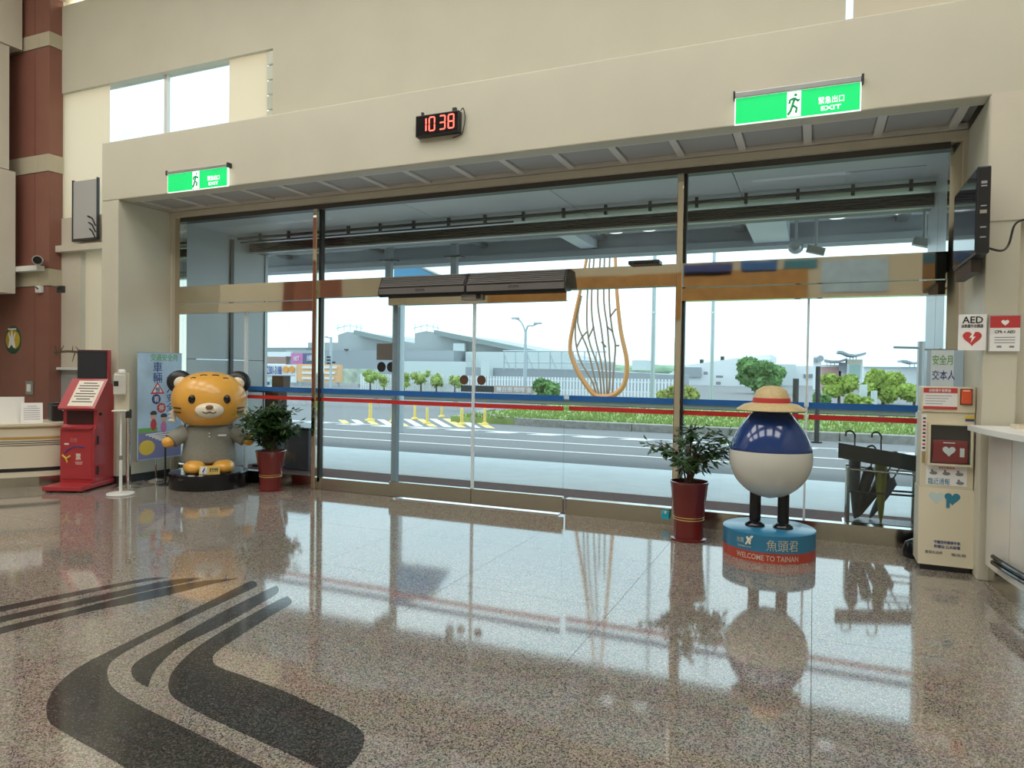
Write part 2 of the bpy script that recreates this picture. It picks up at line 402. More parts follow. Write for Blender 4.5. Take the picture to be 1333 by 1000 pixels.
box('soffit_back', SOFF, pw, JL, JR, 6.52, 7.16, 3.765, 3.78)
box('base_trim', DARK, pw, -8.635, JL+.012, YF-.012, YF+.0, 0, .1)
box('base_trim', DARK, pw, JL, JL+.012, YF, 7.18, 0, .1)
box('jamb_trim', BEIGE2, pw, JL, JL+.03, 7.14, 7.19, 0, 3.69)
box('jamb_trim', BEIGE2, pw, JR-.03, JR, 7.14, 7.19, 0, 3.69)
box('head_trim', BEIGE2, pw, JL+.03, JR-.03, 7.14, 7.19, 3.62, 3.69)

# upper wall over the header, with a high window strip at the left and another at the right
uw = sroot('wall_upper', 'beige upper wall above the entrance header', 'wall')
box('wall_field', BEIGE, uw, -11.3, .21, 7.6, 7.8, 5.94, 7.34)
box('wall_field', BEIGE, uw, -6.93, .21, 7.6, 7.8, 4.2, 5.94)
box('wall_field', BEIGE, uw, .21, XR, 7.6, 7.8, 7.2, 7.34)
box('bulkhead', BEIGE2, uw, -11.3, XR, 7.35, 7.9, 7.42, ZC)
box('wall_field', BEIGE, uw, XL, -11.3, 7.62, 7.8, 0, 7.42)
cv = thing('cove_light', 'thin light strip in the cove under the bulkhead', 'light strip', (-11.2, 7.72, 7.35))
box('diffuser', mat('cove_lamp', (1, .96, .85), .5, emit=6), cv, 0, 12, 0, .1, 0, .03)
# low part left of the portal
box('wall_field', BEIGE2, uw, -11.3, -8.62, 7.6, 7.8, 3.39, 3.92)
box('wall_field', BEIGE2, uw, -11.3, -10.83, 7.6, 7.8, 1.48, 3.39)
box('wall_field', mat('dado_grey', (.38, .38, .36), .5), uw, -11.3, -8.62, 7.6, 7.8, 0, 1.48)
box('window_ledge', WHITE, uw, -11.3, -8.62, 7.52, 7.62, 1.46, 1.50)
box('header_return', BEIGE2, uw, -11.3, -8.62, 7.50, 7.6, 3.36, 3.46)
wn = sroot('window_3', 'high window strip with roller blinds above the entrance', 'window')
box('pane', GLASS, wn, -11.3, -6.93, 7.74, 7.75, 3.92, 5.94)
box('window_blind', SHADE, wn, -11.29, -10.23, 7.64, 7.646, 3.93, 5.93)
box('window_blind', SHADE, wn, -7.76, -7.06, 7.64, 7.646, 3.93, 5.93)
box('window_frame', WHITE, wn, -9.12, -9.06, 7.70, 7.76, 3.92, 5.94)
for k in range(8): box('glass_block', mat('glass_block', (.80, .80, .72), .2, trans=.5), wn, -7.05, -6.935, 7.62, 7.72, 4.30+.205*k, 4.49+.205*k, .012)
w4 = sroot('window_4', 'tall window with a pale blind high at the right', 'window')
box('pane', GLASS, w4, .21, XR, 7.74, 7.75, 4.3, 7.2)
box('window_blind', mat('blind_pink', (.80, .72, .60), .8, trans=.35), w4, .275, 3.6, 7.62, 7.626, 4.4, 7.2)
w5 = sroot('window_5', 'narrow window beside the portal with a white blind', 'window')
box('pane', GLASS, w5, -10.83, -8.62, 7.74, 7.75, 1.48, 3.39)
box('window_blind', SHADE, w5, -10.80, -8.62, 7.66, 7.666, 1.50, 3.36)
nb = thing('notice_board', 'grey framed notice board beside the portal, under the roller blind', 'notice board', (-10.62, 7.5, 3.52))
box('panel', GREYP, nb, -.25, .30, 0, .02, .02, .93)
for a in ((-.27, -.25), (.30, .32)): box('frame', DARK, nb, a[0], a[1], -.01, .03, 0, .95)
box('frame', DARK, nb, -.27, .32, -.01, .03, -.02, .02)
mk = MB()
for k in range(3): mk.tube([(.10+.02*k, -.006, .36-.1*k), (.2, -.006, .32-.1*k), (.28, -.006, .2-.1*k)], .012, 5)
mk.build('swoosh_print', BLACK, nb)
mk = thing('round_wall_plaque', 'small round gilt plaque on the left end of the header', 'plaque', (-8.66, 6.9, 3.8), 0)
box('disc', GOLD, mk, -.0, .04, -.1, .1, -.12, .12, .03)

# clad column and left fascia
cl = sroot('wall_column', 'terracotta clad column with pale stone bands', 'column')
zb = [(0, 2.81), (3.08, 4.64), (4.91, 6.63), (6.85, 8.2)]
for z0, z1 in zb:
    box('cladding_panel', REDC, cl, -12.6, -11.66, 7.40, 7.62, z0+.006, z1-.006)
    box('cladding_panel', REDC, cl, -11.65, -11.30, 7.40, 7.62, z0+.006, z1-.006)
for z0, z1 in ((2.81, 3.08), (4.64, 4.91), (6.63, 6.85)):
    box('stone_band', BAND, cl, -12.6, -11.55, 7.385, 7.62, z0, z1)
    box('stone_band', BAND, cl, -11.545, -11.285, 7.385, 7.62, z0, z1)
fs = sroot('wall_balcony', 'pale balcony fascia panels in front of the terracotta column', 'wall')
box('fascia_panel', BEIGE2, fs, XL, -11.90, 3.0, 7.35, 6.63, 8.2)
box('fascia_panel', BEIGE2, fs, XL, -11.93, 3.0, 7.17, 4.66, 6.62)
box('fascia_panel', BEIGE2, fs, XL, -11.90, 3.0, 7.25, 2.68, 4.64)

# ================================================================== GLASS ENTRANCE
def pane(parent, x0, x1, z0, z1, y=YG, name='pane'): return box(name, GLASS, parent, x0, x1, y-.005, y+.005, z0, z1)
MX1, MX2 = -5.82, -1.27
en = sroot('window_frame_main', 'mirror steel frame of the glass entrance', 'frame')
box('frame_jamb', STEEL, en, JL+.03, JL+.12, 7.19, 7.31, 0, 3.62)
box('frame_jamb', STEEL, en, JR-.12, JR-.03, 7.19, 7.31, 0, 3.62)
box('frame_head', mat('bronze_dark', (.10, .095, .085), .35, .5), en, JL+.12, JR-.12, 7.19, 7.31, 3.56, 3.62)
for x in (MX1, MX2):
    box('mullion', STEEL, en, x-.03, x+.035, 7.15, 7.33, 0, 3.56, .008)
    box('mullion_seal', DARK, en, x+.035, x+.055, 7.22, 7.28, .1, 3.56)
w1 = sroot('window_1', 'left glazed bay of the entrance with a mirror steel transom', 'window')
d1 = sroot('door_1', 'automatic sliding glass door in the middle of the entrance', 'door')
w2 = sroot('window_2', 'right glazed bay of the entrance with a mirror steel transom', 'window')
# left bay
a, b = JL+.12, MX1-.03
pane(w1, a, b, 2.66, 3.56); box('transom', STEEL, w1, a, b, 7.19, 7.31, 2.42, 2.66); box('door_header', STEEL, w1, a, b, 7.17, 7.29, 2.28, 2.405)
pane(w1, a, -7.03, .17, 2.28); pane(w1, -7.02, b, .17, 2.28, YG+.02); box('glass_edge', EDGE, w1, -7.04, -7.015, YG-.02, YG+.03, .17, 2.28)
box('sill', STEEL2, w1, a, b, 7.20, 7.31, 0, .165)
# middle bay
a, b = MX1+.035, MX2-.03
pane(d1, a, -3.522, 2.66, 3.56); pane(d1, -3.518, b, 2.66, 3.56)
box('transom', STEEL, d1, a, b, 7.19, 7.31, 2.44, 2.66)
box('door_header', STEEL, d1, -4.68, -2.44, 7.10, 7.20, 2.31, 2.45)
pane(d1, a, -4.60, .15, 2.44); pane(d1, -2.50, b, .17, 2.44)
box('sill', STEEL2, d1, a, -4.66, 7.22, 7.31, 0, .15); box('sill', STEEL2, d1, -2.45, b, 7.20, 7.31, 0, .17)
for x0, x1 in ((-4.66, -3.565), (-3.555, -2.46)):
    lf = pane(d1, x0, x1, .20, 2.32, 7.16, 'door_leaf')
    box('bottom_rail', STEEL2, lf, x0, x1, 7.13, 7.19, .03, .20)
    box('glass_edge', EDGE, lf, x0 if x0 > -4 else x1-.012, (x0+.012) if x0 > -4 else x1, 7.15, 7.17, .20, 2.32)
    sgn = x1 if x0 < -4 else x0
    cxx = (x1-.11) if x0 < -4 else (x0+.10)
    MB().lathe([(.055, 0), (.055, .004)], 20).build('round_decal', mat('decal_brown', (.10, .05, .03), .5), lf).matrix_local = Matrix.Translation((cxx+ (0 if x0 < -4 else 0), 7.148, 1.44)) @ Matrix.Rotation(PI/2, 4, 'X')
box('door_stile', mat('stile_blue_grey', (.25, .31, .36), .4), d1, -4.68, -4.61, 7.20, 7.26, .15, 2.31)
box('floor_track', CHROME, d1, -4.55, -2.50, 7.10, 7.2, .0, .012)
# decals by the door stile
dg = box('door_notice', mat('notice_smoke', (.13, .12, .11), .5), d1, -4.93, -4.70, 7.236, 7.243, 1.66, 1.86)
for x in (-4.86, -4.72):
    MB().lathe([(.062, 0), (.062, .004)], 20).build('round_decal', BLACK, d1).matrix_local = Matrix.Translation((x, 7.243, 1.575)) @ Matrix.Rotation(PI/2, 4, 'X')
# right bay
a, b = MX2+.035, JR-.12
pane(w2, a, b, 2.66, 3.56); box('transom', STEEL, w2, a, b, 7.19, 7.31, 2.42, 2.66); box('door_header', STEEL, w2, a, b, 7.17, 7.29, 2.28, 2.405)
pane(w2, a, -.065, .17, 2.28); pane(w2, -.055, b, .17, 2.28, YG+.02); box('glass_edge', EDGE, w2, -.07, -.05, YG-.02, YG+.03, .17, 2.28)
box('glass_edge', EDGE, w2, a, a+.012, YG-.02, YG+.03, .17, 2.28)
box('sill', STEEL2, w2, a, b, 7.20, 7.31, 0, .17)
# safety stripes stuck on the panes
for par, x0, x1, y in ((w1, -8.19, -7.04, 7.242), (w1, -7.01, -5.85, 7.262), (d1, -5.78, -4.69, 7.242), (d1, -4.65, -3.58, 7.152), (d1, -3.54, -2.47, 7.152), (d1, -2.44, -1.30, 7.242), (w2, -1.22, -.08, 7.242), (w2, -.04, 1.06, 7.262)):
    box('blue_stripe', BLUEP, par, x0, x1, y-.001, y+.0005, 1.233, 1.292)
    box('red_stripe', REDS, par, x0, x1, y-.001, y+.0005, 1.128, 1.176)
# air curtain: two ribbed units over the sliding door
def air_unit(x0, x1, label):
    t = thing('air_curtain', label, 'air curtain', (x0, 7.19, 2.40), group='air curtain units over the sliding door')
    L = x1-x0
    prof = [(0, .02), (-.16, 0), (-.20, .03), (-.19, .10), (-.12, .235), (0, .25)]
    body = MB().prism(prof, .012, L-.012, 'x').build('housing', mat('air_curtain_grey', (.012, .011, .011), .6), t)
    for k in range(6):
        f = (k+.5)/6; y = -.192+.075*f; z = .105+.128*f
        MB().obox((L/2, y-.004, z), (L/2-.02, 0, 0), (0, -.007, .0055), (0, .005, .0075)).build('grille_slat', mat('slat_grey', (.17, .16, .155), .5, .2), t)
    box('bottom_lip', mat('slat_grey', (0, 0, 0)), t, .012, L-.012, -.204, -.19, .028, .095)
    MB().prism([(u*1.03, v*1.03-.003) for u, v in prof], 0, .014, 'x').build('end_cap', BLACK, t)
    MB().prism([(u*1.03, v*1.03-.003) for u, v in prof], L-.014, L, 'x').build('end_cap', BLACK, t)
    text('maker_lettering', 'KTLSTA', .035, BLACK, t, (L/2, -.206, .065), ext=.001)
    return t
air_unit(-4.75, -3.60, 'dark ribbed air curtain unit over the left sliding leaf')
air_unit(-3.59, -2.42, 'dark ribbed air curtain unit over the right sliding leaf')
sn = thing('door_sensor', 'small grey motion sensor under the air curtains', 'sensor', (-3.55, 7.10, 2.37))
box('housing', mat('sensor_grey', (.3, .28, .26), .4), sn, -.13, .13, -.05, 0, -.03, .05, .01); box('lens', BLACK, sn, .06, .12, -.053, -.049, -.02, .04)
sn = thing('entrance_sensor', 'flat dark sensor bar on top of the middle transom', 'sensor', (-1.62, 7.18, 2.66))
box('housing', DARK, sn, -.16, .16, -.08, .08, 0, .04, .008); box('lens', BLACKG, sn, -.1, .1, -.084, -.08, .008, .03)

# ================================================================== THINGS ON THE PORTAL
def exit_sign(x0, x1, label, top):
    t = thing('exit_sign', label, 'exit sign', (x0, YF-.005, 3.68), group='exit signs on the header'); L = x1-x0
    box('housing', ALU, t, 0, L, -.06, 0, .225, top, .004)
    box('end_cap', DARK, t, L, L+.018, -.065, 0, .215, top+.012); box('end_cap', DARK, t, -.012, 0, -.065, 0, .215, top+.012)
    box('sign_plate', WHITE_E, t, 0, L, -.045, -.025, .0, .224)
    box('sign_face', GREEN_E, t, .008, L-.008, -.047, -.045, .006, .222)
    box('pictogram_field', WHITE_E, t, L*.43, L*.54, -.049, -.047, .012, .218)
    m = MB(); c = L*.485; y = -.051
    m.lathe([(.013, 0), (.013, .002)], 10); 
    m.v = [(c+.012+v[0], y+v[2], .188+v[1]) for v in m.v]
    for pts in ([(c+.005, .165), (c-.012, .105)], [(c+.005, .16), (c+.034, .135), (c+.042, .15)], [(c+.0, .16), (c-.03, .15), (c-.036, .12)], [(c-.012, .105), (c+.022, .08), (c+.015, .04)], [(c-.012, .105), (c-.026, .06), (c-.046, .03)]):
        m.tube([(p[0], y, p[1]) for p in pts], .010, 5)
    m.build('running_figure', mat('pict_green', (0, .45, .16), .5), t)
    text('lettering', '緊急出口', .062, WHITE_E, t, (L*.775, -.0485, .115), width=.19, ext=.001)
    text('lettering', 'EXIT', .05, WHITE_E, t, (L*.775, -.0485, .05), width=.15, ext=.001)
    return t
exit_sign(-7.37, -6.39, 'green lit exit sign near the left end of the header', .258)
exit_sign(-.67, .30, 'green lit exit sign near the right end of the header', .27)
# led clock
ck = thing('led_clock', 'black wall clock with red digits 10:38', 'clock', (-3.82, YF-.002, 3.94))
box('housing', BLACK, ck, 0, .50, -.07, 0, 0, .215, .006)
box('bezel', BLACKG, ck, .012, .488, -.073, -.069, .012, .203)
SEG = {'0': 'abcdef', '1': 'bc', '3': 'abcdg', '8': 'abcdefg'}
def digit(ch, x):
    m = MB(); W, H = .062, .135; z = .045; y = -.076; t = .0065
    P = {'a': ((0, H), (W, H)), 'b': ((W, H/2), (W, H)), 'c': ((W, 0), (W, H/2)), 'd': ((0, 0), (W, 0)), 'e': ((0, 0), (0, H/2)), 'f': ((0, H/2), (0, H)), 'g': ((0, H/2), (W, H/2))}
    for s in SEG[ch]:
        (a, b), (c, d) = P[s]
        sh = .004
        if a == c: m.box(x+a-t, x+a+t, y, y+.003, z+b+sh, z+d-sh)
        else: m.box(x+a+sh, x+c-sh, y, y+.003, z+b-t, z+b+t)
    m.build('digit', LED, ck)
for ch, x in (('1', .065), ('0', .165), ('3', .285), ('8', .385)): digit(ch, x)
box('mount_bracket', BLACK, ck, .06, .08, -.06, -.03, .21, .25); box('mount_bracket', BLACK, ck, .42, .46, -.06, -.03, .21, .25)
MB().tube(spline([(.50, -.03, .22), (.53, -.03, .24), (.545, -.02, .15), (.53, -.02, .04), (.50, -.01, -.01), (.40, -.005, -.03)]), .005, 6).build('cable', BLACK, ck)
# wall-mounted screen at the right pier
tv = thing('wall_screen', 'black flat screen hung edge-on at the right pier', 'screen', (1.03, 5.86, 2.43))
box('casing', BLACK, tv, 0, .085, 0, .88, 0, .615, .01)
box('screen_glass', TVS, tv, -.003, .0, .02, .86, .02, .595)
for z in (.11, .18, .33, .47, .49, .50): box('port', mat('port_grey', (.4, .4, .42), .4), tv, .025, .06, -.003, 0, z, z+.008)
box('port', CHROME, tv, .02, .062, -.004, 0, .28, .305)
box('wall_bracket', DARK, tv, .04, .15, .45, .58, .15, .45)
MB().tube(spline([(.06, .02, .05), (.10, .02, .03), (.17, .05, .02), (.24, .2, .09), (.30, .32, .25), (.40, .39, .30)]), .008, 6).build('power_cable', BLACK, tv)
box('speaker_bar', mat('speaker_brown', (.05, .035, .03), .5), tv, .02, .08, .25, .86, -.10, -.0)
# AED signs
s = thing('aed_sign', 'white AED sign with a red heart at the jamb corner', 'sign', (1.012, YF-.03, 1.76))
box('panel', WPAPER, s, 0, .18, 0, .012, 0, .275)
text('lettering', 'AED', .072, BLACK, s, (.09, -.001, .232), width=.135, ext=.001); text('lettering', '自動體外去顫器', .03, BLACK, s, (.09, -.001, .185), width=.14, ext=.001)
def heart(name, m, parent, c, w, axis_y, n=24):
    pts = []
    for i in range(n):
        t = 2*PI*i/n; x = 16*math.sin(t)**3; z = 13*math.cos(t)-5*math.cos(2*t)-2*math.cos(3*t)-math.cos(4*t); pts.append((c[0]+x*w/32, c[1]+z*w/32))
    return MB().prism(pts, axis_y-.0015, axis_y, 'y').build(name, m, parent)
heart('heart_mark', REDP, s, (.09, .095), .125, 0)
MB().prism([(.097, .14), (.07, .095), (.087, .095), (.080, .055), (.112, .105), (.094, .105), (.108, .14)], -.003, -.0015, 'y').build('bolt_mark', WPAPER, s)
s = thing('cpr_notice', 'grey framed notice with red header on the right pier', 'sign', (1.217, YF-.02, 1.755))
box('panel', WPAPER, s, 0, .19, 0, .012, 0, .265); box('frame', GREYP, s, -.008, .198, .004, .02, -.008, .273)
box('red_header', REDP, s, .0, .19, -.0015, 0, .175, .265); heart('heart_mark', WPAPER, s, (.095, .215), .05, -.0015)
text('lettering', 'CPR + AED', .03, BLACK, s, (.095, -.001, .145), width=.13, ext=.001)
for z in (.10, .08, .06): box('text_line', GREYT, s, .03, .16, -.001, 0, z, z+.006)
for x in (.045, .125): box('logo_mark', GREYT, s, x, x+.03, -.001, 0, .025, .04)

# ================================================================== LEFT GROUP
# reception counter: curved front
rc = thing('reception_counter', 'curved cream reception counter with gold and dark stripes', 'counter', (-10.66, 6.76, 0))
def arc(r0, r1, z0, z1, a0, a1, n=28):
    m = MB(); o = []; i = []
    for k in range(n+1):
        a = a0+(a1-a0)*k/n; o.append((r1*math.cos(a), r1*math.sin(a))); i.append((r0*math.cos(a), r0*math.sin(a)))
    return m.strip(o, i, z0, z1)
A0, A1 = math.radians(-95), math.radians(5)
R = 2.0
arc(R-.10, R-.05, .0, .13, A0, A1).build('kick_plate', STEEL2, rc)
arc(R-.5, R, .13, .20, A0, A1).build('lower_band', CREAM, rc, True)
arc(R-.5, R+.004, .20, .245, A0, A1).build('dark_band', BLACK, rc, True)
arc(R-.5, R, .245, .77, A0, A1).build('front_panel', CREAM, rc, True)
for z0, z1, m in ((.605, .635, mat('gold_strip', (.62, .40, .12), .3, .4)), (.575, .583, DARK), (.55, .558, DARK), (.525, .532, DARK), (.735, .75, GOLD)): arc(R-.01, R+.004, z0, z1, A0, A1).build('trim_strip', m, rc, True)
arc(R-.75, R+.03, .77, .80, A0, A1).build('counter_top', CREAM, rc, True)
arc(R-.78, R-.72, .0, .77, A0, A1).build('rear_panel', CREAM, rc, True)
arc(R-.42, R-.36, .80, 1.12, math.radians(-95), math.radians(-36)).build('raised_screen', WPAPER, rc, True)
def on_counter(px, py, depth):      # stands on the counter top at a survey point
    g = gnd(px, py, .80); return g
c0 = Vector((-10.66+1.82*math.cos(math.radians(-33)), 6.76+1.82*math.sin(math.radians(-33)), .80))
ps = thing('paper_stand', 'white notice in an upright acrylic stand on the reception counter', 'notice', c0, math.radians(58))
MB().obox((0, .02, .125), (.115, 0, 0), (0, .004, 0), (0, .03, .125)).build('sheet', WPAPER, ps)
box('foot', WHITE, ps, -.115, .115, -.02, .09, 0, .006)
for k in range(7): MB().obox((0, .02+.24*(.045+.027*k-.125)-.0065, .045+.027*k), (.085 if k < 6 else .05, 0, 0), (0, .0012, 0), (0, 0, .0025)).build('text_line', GREYT, ps)
pr = thing('printer', 'black printer on the reception counter beside the red kiosk', 'printer', (-10.66+1.72*math.cos(math.radians(-18)), 6.76+1.72*math.sin(math.radians(-18)), .805), math.radians(66))
box('body', BLACK, pr, -.24, .24, -.02, .30, 0, .22, .02); box('lid', BLACKG, pr, -.22, .22, .0, .28, .22, .245, .008)
box('paper_tray', mat('tray_grey', (.25, .25, .26), .4), pr, -.02, .20, -.05, -.02, .03, .06); box('button', WHITE, pr, -.12, -.095, -.024, -.02, .13, .17); box('label_plate', WPAPER, pr, .0, .12, -.0225, -.02, .025, .05)

# red kiosk
kk = thing('ticket_kiosk', 'red self-service kiosk with a tilted notice panel and black screen', 'kiosk', (-8.395, 5.855, 0), math.radians(24)); kk.scale = (.78, 1, 1)
box('base_plate', REDK, kk, -.31, .30, -.30, .52, .02, .075, .008)
for x in (-.25, .25): box('foot', BLACK, kk, x-.03, x+.03, -.27, -.21, 0, .02)
prof = [(.0, .075), (.52, .075), (.52, 1.08), (.40, 1.30), (.30, 1.33), (.02, .98), (.06, .98), (.06, .80), (.0, .74)]
MB().prism(prof, -.27, .27, 'x').build('body', REDK, kk)
box('slot_recess', mat('recess_dark', (.05, .01, .012), .5), kk, -.21, .21, .052, .062, .80, .97)
box('cup_shelf', REDK, kk, -.24, .24, -.03, .06, .745, .775, .006)
box('front_door', REDK, kk, -.235, .235, -.008, .0, .12, .70, .004)
for z in (.22, .60): box('hinge', BLACK, kk, .27, .276, .05, .09, z-.05, z+.06)
MB().lathe([(.02, 0), (.02, .02)], 14).build('lock', BLACK, kk).matrix_local = Matrix.Translation((.27, .12, .93)) @ Matrix.Rotation(PI/2, 4, 'Y')
tl = Vector((0, .29, .35)).normalized()
nrm = Vector((0, -.35, .29)).normalized()
pc = Vector((0, .155, 1.155)) + nrm*.03
MB().obox(pc, (.29, 0, 0), tl*.235, nrm*.02).build('tilted_panel', REDK, kk)
MB().obox(pc+nrm*.021+Vector((.045, 0, 0)), (.20, 0, 0), tl*.20, nrm*.002).build('notice_sheet', mat('notice_cream', (.82, .74, .62), .6), kk)
for k in range(8):
    MB().obox(pc+nrm*.0235+tl*(.16-.042*k)+Vector((.045, 0, 0)), (.16-.05*(k % 3 == 0), 0, 0), tl*.007, nrm*.001).build('text_line', BLACK, kk)
box('monitor_case', REDK, kk, -.235, .275, .30, .36, 1.33, 1.74, .006); box('monitor_screen', TVS, kk, -.225, .24, .294, .302, 1.375, 1.72)
box('monitor_bezel', BLACK, kk, -.232, .25, .296, .304, 1.345, 1.735)
m = MB()
m.tube(spline([(-.20, -.011, .44), (-.12, -.011, .50), (0, -.011, .53), (.12, -.011, .52)]), .008, 5); m.build('logo_arc', NAVY, kk)
m = MB(); m.tube([(-.23, -.011, .42), (-.17, -.011, .38), (-.15, -.011, .33)], .012, 5); m.tube([(-.17, -.011, .38), (-.10, -.011, .41)], .012, 5); m.build('logo_mark', YEL, kk)
text('lettering', '票', .09, LETTER, kk, (.02, -.0085, .40)); text('lettering', '自動', .06, mat('faded_red', (.55, .16, .15), .5), kk, (-.05, -.0085, .61))
box('text_line', LETTER, kk, -.03, .09, -.0095, -.008, .33, .336); box('text_line', LETTER, kk, -.02, .08, -.0095, -.008, .31, .316)
box('card_label', WHITE, kk, -.20, -.13, -.010, -.008, .55, .57)

# sanitiser stand
g = gnd(157, 644)
st = thing('sanitiser_stand', 'white hand sanitiser dispenser on a pole stand beside the red kiosk', 'dispenser', (g.x, g.y, 0), math.radians(48))
MB().lathe([(.0, 0), (.15, 0), (.155, .01), (.15, .022), (.03, .03), (0, .03)], 28).build('base', WHITE, st, True)
MB().tube([(0, 0, .02), (0, 0, .46)], .018, 12).build('pole', WHITE, st, True); MB().tube([(0, 0, .44), (0, 0, 1.0)], .013, 12).build('pole', WHITE, st, True)
MB().lathe([(.021, .42), (.023, .44), (.021, .47)], 14).build('collar', ALU, st, True)
box('tray', WHITE, st, -.09, .07, -.10, .02, 1.0, 1.015, .004)
box('back_plate', mat('plate_beige', (.68, .62, .48), .4), st, -.07, .085, .02, .028, 1.0, 1.46); box('dispenser_body', mat('dispenser_grey', (.62, .60, .54), .35), st, -.075, .06, -.09, .02, 1.20, 1.44, .012)
box('sensor_window', BLACK, st, -.07, -.02, -.093, -.089, 1.30, 1.36); box('bottle', WHITE, st, -.03, .05, -.06, .01, 1.44, 1.50, .02)
# stanchions
g = gnd(167, 634)
def stanchion(p, h, label):
    t = thing('stanchion', label, 'stanchion', (p.x, p.y, 0))
    MB().lathe([(0, 0), (.16, 0), (.16, .012), (.05, .03), (0, .03)], 24).build('base', CHROME, t, True)
    MB().tube([(0, 0, .02), (0, 0, h-.1)], .03, 14).build('post', CHROME, t, True)
    MB().lathe([(.036, h-.1), (.036, h), (.028, h+.01), (0, h+.01)], 14).build('belt_cassette', BLACK, t, True)
    return t
stanchion(g, .98, 'chrome belt stanchion behind the sanitiser stand')
# traffic safety banner, left
bn = thing('banner_stand', 'blue traffic safety banner on a pole beside the left pier', 'banner', (-8.1, 6.46, 0))
pn = box('banner_sheet', SKYB, bn, -.004, .004, 0, .69, .30, 1.72)
MB().tube([(-.02, .30, 0), (-.02, .30, 1.74)], .012, 8).build('pole', CHROME, bn)
MB().lathe([(.14, 0), (.14, .012), (.02, .03)], 20, (-.02, .30, 0)).build('base', CHROME, bn)
for z in (.30, 1.72): MB().tube([(0, 0, z), (0, .69, z)], .008, 6).build('cross_bar', ALU, bn)
def btxt(b, s, m, y, z, wd=None): return text('lettering', b, s, m, bn, (.0055, y, z), xd=(0, 1, 0), width=wd, ext=.001)
btxt('交通安全月', .10, GREENP, .40, 1.66, .42)
for ch, z in (('車', 1.53), ('輛', 1.39)): btxt(ch, .15, NAVY, .30, z)
MB().prism([(.19, 1.17), (.41, 1.17), (.30, 1.33)], .004, .006, 'x').build('warning_triangle', REDP, bn)
MB().prism([(.225, 1.19), (.375, 1.19), (.30, 1.30)], .006, .0075, 'x').build('triangle_field', WPAPER, bn)
text('lettering', '慢', .075, NAVY, bn, (.0085, .30, 1.225), xd=(0, 1, 0), ext=.001)
for m, z, y, ch, cm in ((NAVY, 1.10, .28, '看', WPAPER), (REDP, .98, .36, '停', WPAPER)):
    o = MB().lathe([(.068, 0), (.068, .003)], 20).build('round_mark', m, bn); o.matrix_local = Matrix.Translation((.004, y, z)) @ Matrix.Rotation(PI/2, 4, 'Y')
    text('lettering', ch, .085, cm, bn, (.0085, y, z), xd=(0, 1, 0), ext=.001)
for k, ch in enumerate('行人安全'): btxt(ch, .12, NAVY, .50, 1.36-.125*k)
box('printed_road', mat('print_violet', (.22, .22, .42), .5), bn, .004, .0052, .01, .68, .31, .66)
for k in range(6): MB().prism([(.12+.05*k, .64-.02*k), (.60, .66-.035*k), (.60, .645-.035*k), (.12+.05*k, .62-.02*k)], .0052, .0062, 'x').build('crossing_stripe', WPAPER, bn)
for y, z, m in ((.24, .76, REDP), (.40, .72, PINK)):      # two simple walking children
    mm = MB(); mm.ell((.006, y, z), .003, .05, .08, 10, 6); mm.build('printed_coat', m, bn)
    mm = MB(); mm.ell((.006, y, z+.12), .003, .05, .05, 10, 6); mm.build('printed_head', mat('print_skin', (.75, .48, .34), .6), bn)
    mm = MB(); mm.ell((.0065, y, z+.15), .003, .055, .035, 10, 6); mm.build('printed_hair', BLACK, bn)
mm = MB(); mm.ell((.006, .14, .46), .002, .125, .10, 14, 8); mm.build('printed_shape', YEL, bn)
box('printed_hill', GREENP, bn, .004, .005, .01, .30, .66, .72)
# a grey pole standing by the banner
g = gnd(215, 631); t = thing('short_pole', 'thin dark pole on a flat foot between banner and tiger', 'pole', (g.x, g.y, 0))
MB().lathe([(.09, 0), (.09, .01), (.015, .02)], 18).build('base', DARK, t); MB().tube([(0, 0, .01), (0, 0, .55)], .012, 8).build('post', DARK, t)

# tiger statue: a plain cartoon-like seated tiger in a grey shirt
g = gnd(272, 632.5); tr = thing('tiger_statue', 'seated orange tiger statue in a grey shirt on a round black base', 'statue', (g.x, g.y, 0), math.atan2(g.x, -g.y)*-1 if False else math.atan2(-g.x, g.y)*1.0)
MB().lathe([(0, 0), (.47, 0), (.475, .02), (.475, .19), (.46, .205), (0, .205)], 48).build('base', BLACKG, tr, True)
for sx in (-1, 1):
    MB().ell((sx*.17, -.20, .275), .135, .20, .085, 20, 10, e=.7).build('foot', TIG, tr, True)
    MB().tube([(sx*.27, -.02, .70), (sx*.38, -.05, .645), (sx*.44, -.08, .60)], [.115, .105, .10], 14).build('sleeve', SHIRT, tr, True)
    MB().ell((sx*.475, -.11, .59), .075, .075, .07, 16, 10).build('hand', TIG, tr, True)
MB().ell((0, .0, .40), .28, .22, .20, 24, 10).build('belly', TIG, tr, True)
m = MB(); m.lathe([(.33, .33), (.335, .36), (.315, .48), (.30, .60), (.30, .70), (.26, .78), (.16, .82), (0, .83)], 36, (0, .01, 0), 1.0, .78)
sh = m.build('shirt', SHIRT, tr, True)
m = MB(); m.lathe([(.20, .755), (.24, .80), (.21, .83)], 28, (0, -.02, 0), 1, .85); m.build('collar', mat('shirt_dark', (.16, .16, .14), .8), sh, True)
for z in (.70, .66): MB().ell((0, -.232, z), .012, .008, .012, 10, 6).build('button', WHITE, sh)
box('chest_print', WPAPER, sh, .10, .20, -.235, -.228, .665, .685)
box('buckle', WHITE, tr, -.05, .05, -.225, -.19, .335, .365, .008)
HZ = 1.115
hdm = MB(); hdm.ell((0, 0, HZ), .455, .40, .365, 40, 22, e=.86); hdo = hdm.build('head', TIG, tr, True)
